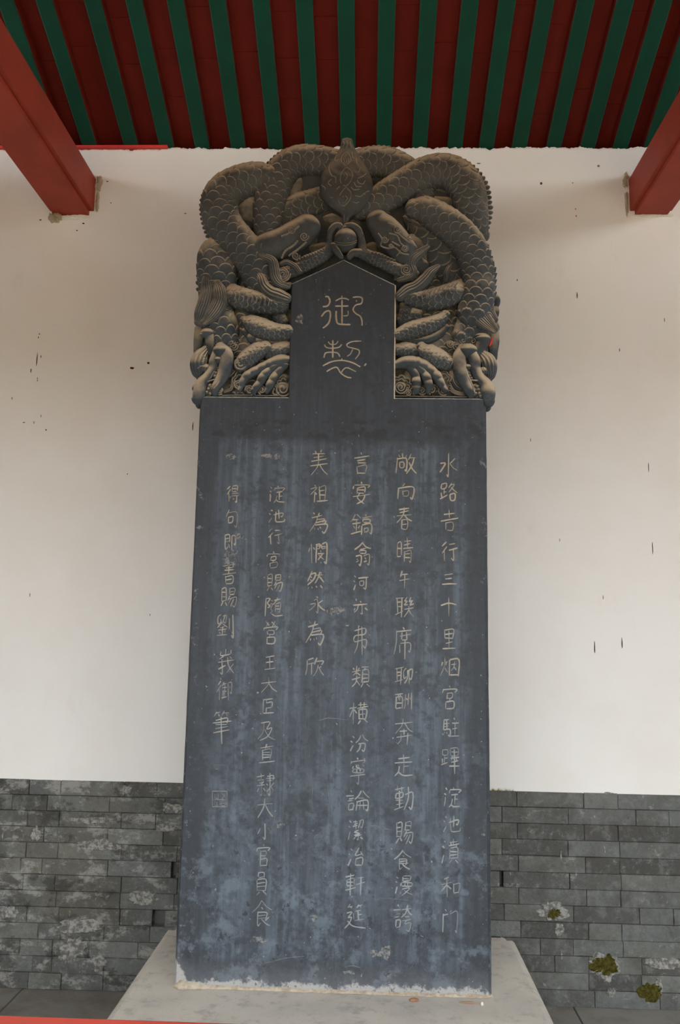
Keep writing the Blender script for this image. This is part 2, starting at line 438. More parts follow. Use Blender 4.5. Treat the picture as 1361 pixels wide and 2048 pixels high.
for i in range(46):
    p = onY(985+rr.random()**1.6*42, 1580, D-.004); h = rr.uniform(.004, .018); q = rr.uniform(-.008, .008)
    a = bm.verts.new((p.x-.0012, D-.006, DADO-.002)); b = bm.verts.new((p.x+.0012, D-.003, DADO-.002)); c_ = bm.verts.new((p.x+q, D-.012-rr.random()*.006, DADO+h))
    bm.faces.new((a, b, c_))
gt = obj('dry_moss_tuft', bm, M_GRASS, wall); gt['kind'] = 'stuff'

# unseen gallery side walls; left one placed near to cut sky light
struct(box('wall_left_sky_blocker', -2.95, -2.65, -1.2, D+.05, 0, WTOP, M_PLASTER))
struct(box('wall_right', WX1, WX1+.3, -1.2, D+.36, 0, WTOP, M_PLASTER))

# ------------------------------------------------------------------ floor
floor = struct(box('floor', -4.8, 4.8, -1.7, D+.4, -.2, -.006, M_MORTAR))
ty0 = onZ(60, 2036, 0).y
TX, TYs = .62, .40
jx = onZ(22, 2000, 0).x
tm = {}
bmt = bmesh.new(); bm_box(bmt, -TX/2+.003, TX/2-.003, -TYs/2+.003, TYs/2-.003, -.03, 0)
bmesh.ops.bevel(bmt, geom=[e for e in bmt.edges if all(v.co.z > -.01 for v in e.verts)], offset=.003, segments=1, affect='EDGES')
tme = bpy.data.meshes.new('floor_tile'); bmt.to_mesh(tme); bmt.free(); tme.materials.append(M_FLOOR)
yy = D+.02
row = 0
while yy > -1.4:
    y1 = yy-TYs
    x = jx-5*TX+(.31 if row % 2 else 0)
    while x < 3.4:
        o = bpy.data.objects.new('floor_tile', tme); C.objects.link(o); o.parent = floor
        o.location = (x+TX/2, (yy+y1)/2, rr.uniform(-.002, .0015)); x += TX
    yy = y1; row += 1
struct(box('trim_sky_blocker', -4.4, 4.4, -1.10, -.95, 3.20, 4.35, M_BEAM))     # unseen lintel, added across the front to shade the upper wall
struct(box('wall_sky_blocker', -14, 14, -13.4, -13, -.25, 3.6, M_MORTAR))  # unseen wall across the courtyard, added to block the low sky
yard = struct(box('floor_courtyard', -30, 30, -40, -1.7, -.6, -.25, M_YARD))

# ------------------------------------------------------------------ roof: rafters and boards seen from below
def zr(y): return WTOP+.012+(D-y)*SLOPE
RIDGE = 1.15; EAVE = -1.75
ceil = bpy.data.objects.new('ceiling', None); C.objects.link(ceil); struct(ceil)
cx = [179,262,333,404,476,551,625,697,768,840,911,974.5,1040.6,1110,1178,1244]
RX = [onY(p, 293, D).x for p in cx]
while RX[0] > -4.2: RX.insert(0, RX[0]-.178)
while RX[-1] < 4.2: RX.append(RX[-1]+.158)
RW, RH = .078, .080
def rafter_mesh():
    bm = bmesh.new()
    y0, y1 = D+.34, RIDGE
    vs, fs = bm_box(bm, -RW/2, RW/2, y1, y0, 0, RH)
    for v in vs: v.co.z += zr(v.co.y)
    bmesh.ops.bevel(bm, geom=[e for e in bm.edges if abs((e.verts[0].co-e.verts[1].co).y) > 1], offset=.005, segments=1, affect='EDGES')
    bm.normal_update()
    for f in bm.faces: f.material_index = 0 if f.normal.z < -.4 else 1
    me = bpy.data.meshes.new('rafter'); bm.to_mesh(me); bm.free(); me.materials.append(M_GREEN); me.materials.append(M_RED); return me
rme = rafter_mesh()
for i, x in enumerate(RX):
    o = bpy.data.objects.new('rafter', rme); C.objects.link(o); o.parent = ceil; o.location = (x, 0, 0)
# boards lie across the rafters, one short board per bay
BL = .205
bnum = 0
for i in range(len(RX)-1):
    x0, x1 = RX[i], RX[i+1]
    if x1 < -2.3 or x0 > 2.1:
        continue
    y = D+.30-rr.uniform(0, .1)
    for k in range(9):
        ya, yb = y, y-BL*rr.uniform(.9, 1.15)
        dz = rr.uniform(0, .004)
        bm = bmesh.new(); vs, fs = bm_box(bm, x0+.002, x1-.002, yb+.0012, ya-.0012, 0, .02)
        for v in vs: v.co.z += zr(v.co.y)+RH+dz
        obj('roof_board', bm, M_RED, ceil); y = yb; bnum += 1
# rest of the roof
def roof_slab(name, x0, x1, ya, yb, dz, th, mat):
    bm = bmesh.new(); vs, fs = bm_box(bm, x0, x1, yb, ya, 0, th)
    for v in vs: v.co.z += zr(v.co.y)+dz
    return obj(name, bm, mat, ceil)
roof_slab('roof_lining', -4.7, 4.7, D+.5, RIDGE, RH+.028, .08, M_RED)
bm = bmesh.new(); vs, fs = bm_box(bm, -4.7, 4.7, EAVE, RIDGE, 0, .1)
zf = zr(RIDGE)+RH+.028
for v in vs: v.co.z += zf-(RIDGE-v.co.y)*.46
obj('roof_lining', bm, M_RED, ceil)

# red board showing at the head of the wall
xa, xb = onY(150, 293, D).x, onY(336, 293, D).x
struct(box('trim_1', xa-.5, xb, D-.012, D+.02, WTOP-.004, WTOP+.013, M_BRIGHT, None, .003, 1))

# ------------------------------------------------------------------ beams, columns
def beam(x0, x1, z0, z1, label):
    bm = bmesh.new(); bm_box(bm, x0, x1, -1.15, D+.2, z0, z1)
    bmesh.ops.bevel(bm, geom=[e for e in bm.edges if abs((e.verts[0].co-e.verts[1].co).y) > 1], offset=.024, segments=4, affect='EDGES')
    return tag(obj('timber_beam', bm, M_BEAM, None, False), label, 'beam')
beam(-1.691, -1.460, 3.757, 3.985, 'red painted square timber beam with a round plaster lump under its wall end')
beam(1.312, 1.523, 3.757, 3.975, 'red painted square timber beam entering clean plaster without a lump under it')
for x, lab in ((-1.575, 'tall red round column under the beam with the plaster lump'), (1.418, 'tall red round column under the beam without a lump')):
    t_ = thing('timber_column', lab, 'column', (x, -1.0, 0))
    bm = bmesh.new(); bmesh.ops.create_cone(bm, cap_ends=True, segments=28, radius1=.14, radius2=.125, depth=3.08, matrix=Matrix.Translation((0, 0, .14+1.54)))
    obj('shaft', bm, M_BEAM, t_, True)
    bm = bmesh.new(); bmesh.ops.create_cone(bm, cap_ends=True, segments=28, radius1=.22, radius2=.17, depth=.15, matrix=Matrix.Translation((0, 0, .073)))
    obj('base', bm, M_GREY, t_, True)

# ------------------------------------------------------------------ low red railing in front; only its top edge shows
pr = onY(0, 2043, 1.5); pq = onY(225, 2049, 1.5)
t_ = thing('barrier_railing', 'red painted wooden barrier rail in front of the stone plinth', 'railing', (0, 1.5, 0))
zt = (pr.z+pq.z)/2
box('top_rail', -1.9, 1.7, -.03, .03, zt-.055, zt, M_RAIL, t_, .012, 3)
box('lower_rail', -1.9, 1.7, -.02, .02, .22, .27, M_RAIL, t_, .008, 2)
for x in (-1.9, -.7, .5, 1.7): box('post', x-.03, x+.03, -.03, .03, 0, zt-.03, M_RAIL, t_, .006, 2)

# ================================================================== PLINTH
PX0, PX1, PY0, PY1 = -.872, .657, 2.885, D-.115
bm = bmesh.new(); bm_box(bm, PX0, PX1, PY0, PY1, 0, HP)
bmesh.ops.bevel(bm, geom=[e for e in bm.edges if abs((e.verts[0].co-e.verts[1].co).z) > .1], offset=.03, segments=4, affect='EDGES')
bmesh.ops.bevel(bm, geom=[e for e in bm.edges if all(v.co.z > HP-.001 for v in e.verts)], offset=.034, segments=3, affect='EDGES', profile=.45)
plinth = tag(obj('stone_plinth', bm, M_PLINTH), 'low pale beige stone plinth with rounded edges under the stele', 'plinth')
# mortar squeezed out along the foot of the slab
bm = bmesh.new(); prev = None
loop = []
for k in range(161): loop.append((XL-.004+(XR-XL+.008)*k/160, DS, 0))
for i, (x, y, _) in enumerate(loop):
    lft = math.exp(-((x-XL)/.10)**2)
    wv = .010+.010*abs(mnoise.noise((x*11, 1, 0)))+.006*mnoise.noise((x*45, 2, 0))+.016*lft
    hv = .007+.007*abs(mnoise.noise((x*14, 7, 0)))+.004*mnoise.noise((x*50, 5, 0))+.018*lft
    tp = max(.12, min(1, (x-XL+.004)/.03, (XR+.004-x)/.03)); wv *= tp; hv *= tp
    cur = [bm.verts.new(p) for p in ((x, y+.03, HP), (x, y-wv, HP), (x, y-wv*.62, HP+hv*.45), (x, y-.003, HP+hv), (x, y+.03, HP+hv))]
    if prev:
        for a in range(4): bm.faces.new((prev[a], cur[a], cur[a+1], prev[a+1]))
    else: bm.faces.new(cur)
    prev = cur
bm.faces.new(prev[::-1])
bmesh.ops.recalc_face_normals(bm, faces=bm.faces)
bead_bm = bm
def chip(name, px, py, sx, sy, sz, rot, mat, label, cat):
    p = onZ(px, py, HP)
    bm = bmesh.new(); bmesh.ops.create_icosphere(bm, subdivisions=2, radius=1)
    for v in bm.verts:
        v.co *= 1+.25*mnoise.noise(v.co*1.7+Vector((px, py, 0)))
        v.co = Vector((v.co.x*sx, v.co.y*sy, v.co.z*sz))
    o = obj(name, bm, mat); o.location = (p.x, p.y, HP+sz*.75); o.rotation_euler = (0, 0, rot)
    return tag(o, label, cat)
chip('brick_chip', 829, 2003, .018, .009, .007, .1, M_CHIP, 'small orange brick chip lying on the plinth', 'chip')
chip('stick', 936, 2007, .034, .005, .004, -.05, M_TWIG, 'thin brown stick lying on the plinth', 'stick')
chip('pebble', 965, 2010.5, .0055, .007, .006, 0, M_WHITEP, 'tiny white pebble at the end of the thin brown stick', 'pebble')

# ================================================================== STELE
stele = thing('stone_stele', 'tall dark grey inscribed stone stele crowned with carved dragons', 'stele', (0, 0, .001))

# ---- strokes of the inscription: outlines gathered on the slab face, then cut into it
def sw(px, py): p = onY(px, py, DS); return (p.x, p.z)
GV, GF, GG = [], [], []          # 2-d vertices and faces of everything that is cut in
def smooth_line(P, n=6):
    P = [np.array(p, float) for p in P]
    if len(P) < 3:
        return [P[0]+(P[-1]-P[0])*k/4 for k in range(5)]
    Q = [2*P[0]-P[1]]+P+[2*P[-1]-P[-2]]
    out = []
    for i in range(1, len(Q)-2):
        a, b, c, d = Q[i-1], Q[i], Q[i+1], Q[i+2]
        for k in range(n):
            t = k/n
            out.append(.5*((2*b)+(-a+c)*t+(2*a-5*b+4*c-d)*t*t+(-a+3*b-3*c+d)*t**3))
    out.append(P[-1]); return out
def stroke(P, hw, n=5, taper=(.75, .85)):
    """P: pixel polyline; hw: half width in pixels; adds a ribbon as a chain of quads"""
    L = smooth_line(P, n); k = len(L); lft, rgt = [], []
    for i in range(k):
        d = L[min(i+1, k-1)]-L[max(i-1, 0)]; d = d/(np.hypot(*d)+1e-9); nn = np.array((-d[1], d[0]))
        u = i/(k-1); e = min(1, taper[0]+u*5) * min(1, taper[1]+(1-u)*5)
        h = hw*e*(1+.10*math.sin(i*1.7+L[i][0]))
        lft.append(sw(*(L[i]+nn*h))); rgt.append(sw(*(L[i]-nn*h)))
    b = len(GV); GV.extend(lft); GV.extend(rgt); g0 = len(GF)
    for i in range(k-1):
        GF.append((b+i, b+i+1, b+k+i+1)); GF.append((b+i, b+k+i+1, b+k+i))
    GG.append((g0, len(GF)))
def zz(pts, ox, oy, s): return [(ox+x/s, oy+y/s) for x, y in pts]
# the two seal-script characters of the heading
for P, h in [([(475,490),(505,490),(525,530),(515,570),(490,590),(450,595)],1.7),([(435,700),(475,650),(520,640),(530,690),(515,760),(480,800),(450,820)],1.7),
          ([(585,535),(620,515),(650,508),(690,510),(725,525)],1.4),([(650,478),(651,505)],1.2),([(580,588),(650,589),(720,588)],1.7),([(652,520),(652,640),(652,770)],1.6),
          ([(592,640),(590,700),(605,768),(660,780),(740,782)],1.8),([(715,635),(712,685),(665,692)],1.1),([(765,498),(820,492),(862,505),(855,560),(795,580),(768,625),(795,665),(842,695),(860,740),(862,795)],1.5),([(800,525),(806,545)],1.2),
          ([(505,960),(525,985),(555,992),(590,985),(610,955)],1.2),([(465,990),(490,1022),(555,1030),(620,1020),(650,990)],1.3),([(555,945),(555,1040),(555,1130)],1.6),([(462,1130),(478,1082),(525,1072),(590,1075),(615,1090),(630,1120)],1.4),
          ([(855,955),(760,960),(705,988),(715,1015),(770,1030),(828,1050),(830,1090),(790,1145)],1.3),([(765,1040),(740,1090),(705,1115)],1.1),
          ([(450,1215),(540,1172),(650,1157),(760,1180),(845,1225)],1.6),([(650,1135),(650,1160)],1.2),([(490,1275),(550,1240),(600,1232),(640,1290),(700,1330),(750,1340)],1.5),([(645,1285),(670,1250),(710,1235),(800,1275)],1.3),
          ([(885,1215),(908,1190)],1.6)]:
    stroke(zz(P, 560, 500, 5.235), h)

# the running-script columns, right to left: character, centre x, centre y (pixels), width, height
COLS = [
 ('水',898,930,38,47),('路',898,984,36,38),('吉',899,1041,38,42),('行',899,1103,34,42),('三',899,1159,30,24),('十',899,1214,33,40),('里',899,1279,27,42),('烟',900,1335,39,38),('宮',900,1396,32,48),('駐',902,1457,36,40),('蹕',901,1522,38,54),('淀',905,1595,34,44),('池',904,1648,36,36),('濆',902,1705,37,52),('和',902,1775,39,44),('門',900,1842,34,50),
 ('敞',812,928,44,42),('向',812,983,34,32),('春',809,1036,32,46),('晴',810,1101,34,50),('午',810,1160,22,38),('聯',810,1215,38,42),('席',806,1286,38,64),('聊',808,1352,36,36),('酬',809,1402,38,34),('奔',808,1464,38,52),('走',808,1532,38,46),('勤',808,1597,38,50),('賜',809,1667,36,46),('食',806,1720,34,40),('漫',808,1772,36,40),('誇',806,1837,38,54),
 ('言',723,927,34,44),('宴',723,986,36,46),('鎬',723,1049,44,42),('翕',726,1108,34,46),('河',722,1166,32,30),('亦',721,1216,32,28),('弗',721,1281,32,58),('類',722,1355,36,44),('橫',718,1427,38,44),('汾',719,1487,36,36),('寧',716,1543,32,52),('論',716,1602,46,42),('潔',712,1661,32,42),('治',713,1715,32,38),('軒',711,1771,40,46),('筵',710,1834,42,50),
 ('美',638,926,36,50),('祖',639,988,36,36),('為',637,1046,36,42),('憫',636,1107,40,40),('然',631,1161,34,38),('永',634,1211,32,34),('為',629,1266,36,48),('欣',629,1334,38,38),
 ('淀',554,989,32,36),('池',554,1032,34,28),('行',550,1073,30,34),('宮',547,1120,28,34),('賜',549,1167,32,36),('隨',547,1215,36,38),('營',541,1266,30,46),('王',540,1326,22,30),('大',538,1371,32,32),('臣',536,1413,26,32),('及',533,1462,34,40),('直',533,1508,32,38),('隸',532,1569,36,44),('大',530,1617,32,40),('小',529,1663,30,32),('官',527,1712,28,44),('員',523,1768,26,48),('食',524,1827,42,54),
 ('得',466,988,26,34),('句',463,1037,26,34),('即',460,1086,24,36),('書',458,1146,28,44),('賜',457,1196,32,40),('劉',451,1252,34,46),('峩',452,1323,34,50),('御',449,1382,30,42),('筆',443,1456,38,66)]
# brush strokes of each character on a 100 x 100 field, traced in writing order
BRUSH = {l[0]: [[int(v) for v in q.split()] for q in l[2:].split(';')] for l in """\
水:50 0 50 95 42 88;8 42 34 44 22 62 4 80;86 20 56 44;56 44 75 62 98 76
路:12 8 38 6 36 30 12 32 12 8;24 34 22 66;26 50 40 48;8 52 10 80;4 88 44 68;66 2 50 28;60 16 84 14 50 52;62 28 76 40 98 54;58 62 86 58 82 90 60 92 58 62
吉:50 0 50 40;22 22 80 16;4 52 98 40;34 62 34 96;34 62 70 58 66 94 36 96
行:34 4 10 28;36 26 6 58;22 46 22 98;52 16 88 12;46 44 98 36;76 40 76 94 62 84
三:18 12 76 6;26 48 72 42;2 94 50 86 100 88
十:2 42 50 34 98 38;50 0 50 98
里:16 6 16 46;16 6 82 4 78 44;16 26 78 24;18 46 78 44;48 6 48 90;22 68 74 64;2 94 98 90
烟:16 22 10 44;36 18 28 40;24 0 24 46 2 96;26 54 38 76;50 12 50 94;50 12 96 8 94 96;60 34 86 32;74 20 70 50 58 68;74 48 86 66;52 90 94 88
宮:50 0 52 10;10 18 6 30;10 18 94 14 84 28;34 34 32 54;34 34 68 32 66 52 34 54;50 54 46 64;28 68 26 96;28 68 74 66 72 94 28 96
駐:14 10 12 58;14 10 44 6;14 26 42 24;14 42 42 40;28 8 28 56;12 58 48 54 46 88 36 80;4 72 6 84;16 70 18 80;28 68 30 78;70 0 76 10;56 26 94 22;60 52 90 48;74 24 74 90;50 92 100 86
蹕:10 12 36 10 34 28 10 30 10 12;22 30 22 56;24 42 38 40;8 44 10 62;4 66 40 54;52 6 92 4 90 30 54 32 52 6;54 18 90 16;72 6 72 98;50 42 96 38;60 34 60 54;84 34 84 52;54 56 92 52;46 72 100 68
淀:12 6 22 16;4 30 14 40;6 92 12 62 10 50;58 2 62 12;36 18 32 32;36 18 98 14 88 28;46 38 86 36;66 38 66 84;66 60 86 58;50 56 44 80 32 96;44 80 60 92 98 94
池:14 8 24 18;6 34 16 44;4 96 20 60;32 44 84 30 82 58 74 52;62 4 62 70;44 18 44 80 56 92 94 90 96 74
濆:14 8 24 16;6 28 16 36;4 92 14 58;66 0 66 22;44 12 90 8;38 24 98 20;54 16 54 30;80 14 80 28;48 36 46 76;48 36 88 34 86 76;48 48 86 47;48 60 86 59;48 74 86 73;60 78 44 96;74 78 92 94
和:40 4 14 16;2 38 56 28;32 12 32 98;30 38 4 70;34 40 56 58;66 36 64 78;66 36 96 32 92 76;66 76 92 74
門:22 2 32 12;14 22 10 96;14 30 40 24;52 16 62 8;50 26 96 14 92 96 84 88
敞:36 0 36 24;16 8 24 20;58 6 50 20;10 28 8 92;10 28 54 26 52 84 46 78;22 42 40 41 39 64 22 66 22 42;74 4 60 34;66 22 98 18;88 22 76 56 54 96;66 44 80 72 100 98
向:44 0 32 22;8 28 4 98;8 28 94 24 90 98 78 88;34 48 34 78;34 48 64 46 62 76 34 78
春:18 14 82 8;22 26 78 21;4 42 98 34;52 0 44 30 26 54 4 74;52 36 74 56 100 66;34 60 34 98;34 60 70 58 68 96 34 98;34 78 68 77
晴:8 22 6 74;8 22 30 20 28 72;8 44 28 43;6 74 28 72;66 0 66 46;46 14 88 10;48 28 86 24;40 44 98 38;52 54 46 98;52 54 86 52 84 98 74 90;52 66 84 65;50 80 84 78
午:28 4 10 36;18 24 80 18;2 54 100 46;50 22 50 98
聯:2 10 44 4;12 8 12 80;34 6 34 98;12 28 34 26;12 46 34 45;2 84 44 68;64 2 52 22 66 20 50 40 70 36;84 2 74 22 90 18 76 38 96 34;50 60 98 54;72 44 68 66 46 98;74 62 84 78 100 96
席:54 0 60 8;18 14 94 10;20 14 16 52 2 88;34 28 90 24;46 18 46 40;72 16 72 40;46 40 72 39;36 54 34 80;36 54 88 50 86 78 78 74;62 42 62 100
聊:2 10 48 4;14 8 12 80;36 6 34 100;14 30 36 28;14 50 36 48;2 86 48 70;66 8 52 26 52 66 66 54;72 20 70 64 56 96;74 20 98 14 94 68 86 60;82 16 80 100
酬:2 14 44 10;8 28 6 96;8 28 40 26 38 94;18 14 18 46;28 14 28 50;8 62 38 61;8 94 38 92;58 10 56 70 48 98;50 36 48 50;72 8 72 76;64 34 68 46;90 2 90 100;80 32 84 46
奔:4 22 96 14;50 0 40 26 2 58;54 20 74 40 100 50;30 50 70 44;50 38 50 62;14 70 98 62;36 56 32 84 14 100;70 54 70 100
走:50 0 50 34;20 20 80 14;4 40 96 32;50 38 50 82;52 56 80 52;26 54 20 78 2 96;22 76 50 90 100 92
勤:4 14 52 10;18 2 18 24;38 2 38 24;12 30 46 28 44 46 12 48 12 30;28 22 28 90;10 60 48 56;10 74 48 70;2 96 52 84;58 34 98 28 92 92 78 82;76 6 74 52 50 98
賜:10 6 8 66;10 6 36 4 34 66;10 24 34 23;10 44 34 43;8 66 34 64;18 70 2 94;28 70 40 88;58 4 56 36;58 4 90 2 86 34;58 19 86 18;58 36 86 34;62 40 46 66;54 54 98 48 90 94 78 86;68 56 50 82;82 56 62 96
食:50 0 30 26 2 50;50 4 72 26 100 40;48 30 56 38;30 48 74 46 70 70;32 58 70 57;32 70 70 69;32 46 30 98 46 86;64 76 84 64;48 72 70 90 92 98
漫:12 4 22 14;4 28 14 36;2 92 14 56;46 4 44 28;46 4 86 2 84 26;46 15 84 14;46 27 84 26;38 36 36 54;38 36 94 34 92 52;56 36 56 52;74 35 74 51;38 54 92 52;44 66 86 62 40 100;50 72 72 88 98 98
誇:22 0 28 10;4 22 44 18;12 34 36 32;12 46 36 44;14 58 12 84;14 58 38 56 36 82;14 83 36 81;46 20 98 12;74 0 66 28 44 46;76 16 86 32 100 40;60 46 86 43;48 60 98 54;66 60 62 72 90 70 84 100 70 94
言:50 0 54 10;8 26 96 18;28 38 76 34;28 50 76 46;26 64 28 98;26 64 78 60 74 94;28 96 76 94
宴:48 0 52 10;10 18 6 32;10 18 92 14 84 26;30 28 28 52;30 28 70 26 68 50;30 39 68 38;30 51 68 50;2 66 98 58;44 54 32 74 66 100;70 60 56 82 24 100
鎬:26 0 14 22 0 36;28 4 48 24;14 30 40 26;8 46 46 42;28 28 28 88;14 58 20 72;42 54 36 68;2 94 50 84;72 0 74 10;54 18 98 14;60 26 60 42;60 26 88 24 86 40 60 42;54 54 52 98;54 54 96 50 94 96 86 90;64 68 64 84;64 68 82 66 80 82 64 84
翕:50 0 30 18 2 32;52 2 72 18 100 28;32 30 70 27;34 36 34 48;34 36 66 34 64 46 34 48;10 60 42 57 38 98 30 92;14 70 22 78;12 88 30 80;56 58 90 54 86 98 78 92;60 68 68 76;58 86 76 78
河:12 4 22 16;4 34 14 44;4 98 18 62;34 20 98 12;84 16 82 90 68 82;44 40 42 70;44 40 66 38 64 66 44 68
亦:48 0 54 14;8 30 96 22;36 32 30 66 12 86;62 28 60 92 50 84;16 52 8 70;80 48 96 66
弗:16 16 82 10 78 30 18 34 14 54 84 48 80 78 66 70;38 0 36 64 14 98;60 0 60 100
類:26 0 26 40;10 8 16 18;42 6 34 18;2 26 50 20;26 28 6 44;28 28 48 42;2 60 50 52;26 44 22 74 2 96;28 62 48 86;56 6 98 2;74 6 70 18;60 20 58 74;60 20 94 18 92 72;60 36 92 35;60 54 92 53;60 73 92 71;66 78 52 98;82 78 98 94
橫:2 30 40 22;22 0 22 98;22 32 2 66;24 34 38 50;58 0 58 22;80 0 80 20;46 12 96 8;42 26 100 20;52 34 50 76;52 34 90 32 88 74;52 54 88 53;70 22 70 74;50 76 88 74;58 80 44 98;80 80 98 94
汾:12 8 22 20;4 36 14 46;2 96 16 62;58 6 48 30 32 46;70 4 82 26 100 36;46 54 82 50 78 92 66 84;60 54 50 80 34 98
寧:50 0 54 8;10 14 6 24;10 14 94 10 84 22;22 30 16 40;40 26 44 36 64 36;54 22 58 30;78 24 88 34;24 44 84 40 82 54 24 56 24 44;44 42 44 55;64 42 64 54;4 68 98 60;54 66 54 98 42 92
論:18 4 24 12;2 28 36 24;10 40 32 38;10 52 32 50;10 64 8 96;10 64 32 62 30 94;10 95 30 93;68 0 56 22 36 44;70 4 82 22 100 38;54 40 82 38;46 54 44 98;46 54 94 50 92 98 84 92;46 74 92 72;60 54 60 94;76 53 76 94
潔:14 4 24 14;4 28 14 36;2 96 16 56;36 10 64 6;38 22 62 18;34 34 64 28;50 2 50 46;70 8 96 4 90 40 80 34;82 8 66 42;66 48 42 60 74 64 40 76;46 78 86 72;64 66 64 98 56 92;48 84 38 96;78 82 92 94
治:14 4 24 14;4 32 14 42;2 96 16 60;66 2 46 40 88 34;78 20 94 42;48 58 46 94;48 58 90 54 86 92;48 94 86 92
軒:4 14 48 8;26 0 26 98;10 26 10 52;10 26 44 22 42 50;10 39 42 37;10 52 42 50;0 70 52 62;62 18 94 14;54 46 100 38;78 16 78 98
筵:26 0 14 16;20 10 44 6;30 10 36 18;68 0 58 14;64 8 92 4;74 8 80 16;80 22 52 30;66 26 66 64;66 44 86 42;46 38 46 64;46 64 92 60;12 34 36 30 20 52 36 50 26 74 2 96;14 66 40 90 100 94
美:32 0 38 10;66 0 58 10;16 16 86 11;22 28 78 23;8 42 92 34;50 12 50 40;2 64 98 54;50 42 44 66 6 98;54 60 72 80 98 96
祖:22 0 28 10;4 24 38 18 2 56;24 38 24 98;28 42 38 54;52 12 52 86;52 12 84 8 82 86;52 34 82 32;52 58 82 56;38 92 100 86
為:24 2 32 12;56 0 48 14;16 24 72 16;48 18 36 48 2 92;40 34 82 30 74 46;36 48 92 42 82 62;30 62 98 56 86 98 72 92;32 74 30 84;46 72 48 82;60 70 64 80
憫:8 24 4 46;18 0 18 98;26 22 34 34;42 6 40 98;42 6 62 4 60 26;42 16 60 15;42 27 60 26;70 6 70 26;70 6 94 2 94 98 84 92;70 16 92 14;70 26 92 24;64 38 66 46;50 54 84 50;72 52 52 82;58 60 82 84
然:34 0 4 54;22 20 50 14 40 46 6 74;24 32 32 38;18 44 26 50;54 26 96 20;76 6 70 34 48 66;74 30 98 62;72 8 86 16;10 86 6 96;30 82 34 92;54 80 60 90;78 76 90 90
永:46 0 56 10;34 22 56 18 54 92 42 84;6 44 40 38 24 62 2 82;86 22 60 42;58 40 74 62 100 80
欣:44 2 14 14;14 14 12 56 2 92;14 38 50 30;36 34 36 90;66 4 52 38;60 24 96 18 86 40;72 38 64 70 44 98;72 52 82 76 100 98
隨:8 6 6 98;8 6 32 4 20 28 32 44 20 54;40 10 46 18;34 36 46 34 38 60 46 70 34 86;38 84 62 94 100 92;54 14 92 8;72 0 64 20 50 38;62 32 58 76;62 32 88 30 86 76 80 72;62 46 86 45;62 58 86 57
營:22 0 28 8;38 2 20 24;26 8 44 22;62 0 68 8;80 2 60 24;66 8 86 22;8 30 6 42;8 30 94 26 86 40;32 42 32 58;32 42 70 40 68 56 32 58;50 58 44 68;26 72 26 98;26 72 78 70 76 96 26 98
王:12 12 88 6;16 48 84 42;50 10 50 90;2 96 100 88
大:4 36 98 26;50 0 44 44 4 98;52 36 72 68 100 92
臣:16 8 14 94;16 10 88 4;36 30 82 26 80 58;38 10 38 30;36 60 80 57;38 60 38 92;14 94 96 88
及:20 12 72 6 54 40 84 36 56 76 10 100;36 12 30 54 2 90;42 46 64 78 100 94
直:10 18 90 12;52 0 46 26;26 30 26 84;26 30 78 28 76 82;26 44 76 43;26 56 76 55;26 69 76 68;2 96 100 88
隸:2 16 44 12;24 0 24 28;6 32 42 28;16 40 22 48;36 38 26 50;2 58 46 50;26 36 26 98 16 92;12 70 4 86;36 66 46 80;58 16 92 12 90 32;50 26 100 20;58 34 90 31;74 0 74 98 64 92;56 50 64 58;52 84 70 66;94 46 78 60;78 62 98 84
小:54 0 52 96 38 84;22 32 4 68;76 28 98 62
官:50 0 54 10;8 18 4 32;8 18 94 14 84 28;30 32 28 98;30 32 72 30 70 50;30 50 70 49;30 66 76 64 74 96;30 96 74 94
員:30 4 28 24;30 4 72 2 70 22;30 23 70 22;18 34 16 80;18 34 84 31 82 78;18 48 82 46;18 62 82 60;18 79 82 77;36 82 8 100;62 82 92 98
得:30 2 8 24;32 22 4 54;20 44 20 98;48 6 46 36;48 6 84 4 82 34;48 20 82 19;48 36 82 34;42 50 94 46;38 64 98 58;78 58 78 98 66 90;52 74 60 84
句:34 0 8 40;24 20 92 14 86 98 72 88;26 44 26 76;26 44 60 42 58 74 26 76
即:12 8 10 86 34 72;12 8 48 4 46 44;12 26 46 24;12 44 46 43;38 56 50 78;66 14 64 98;66 14 96 10 92 60 82 52
書:26 8 80 4 76 26;6 18 96 12;28 30 78 25;18 40 84 34;50 0 50 56;2 56 100 48;28 66 28 98;28 66 76 64 74 96 28 98;28 82 74 80
劉:24 2 6 12 6 42 26 32;20 22 28 34;38 6 58 4 50 36 42 30;46 6 32 40;32 38 4 60;34 40 62 56;18 58 48 54;6 70 58 64;32 54 32 88;16 74 22 84;48 70 42 82;2 94 62 86;74 18 74 66;96 2 96 98 84 90
峩:50 0 50 24;22 10 22 26 78 22;78 6 78 22;38 32 12 44;2 56 98 46;28 40 28 98 16 92;4 82 46 68;58 32 66 64 98 98;96 62 54 96;74 32 86 40
御:26 2 6 24;28 22 2 54;16 44 16 98;46 6 34 28;40 20 64 16;36 38 66 34;52 20 52 76;52 54 66 52;40 50 40 80;32 86 68 76;76 14 76 98;76 14 98 12 96 62 88 56
筆:26 0 12 14;20 8 44 5;32 8 38 14;66 0 54 14;60 7 92 3;74 6 80 13;22 26 82 22 80 38;2 34 100 28;22 42 82 38;16 52 84 47;10 63 92 57;50 18 50 100""".splitlines()}
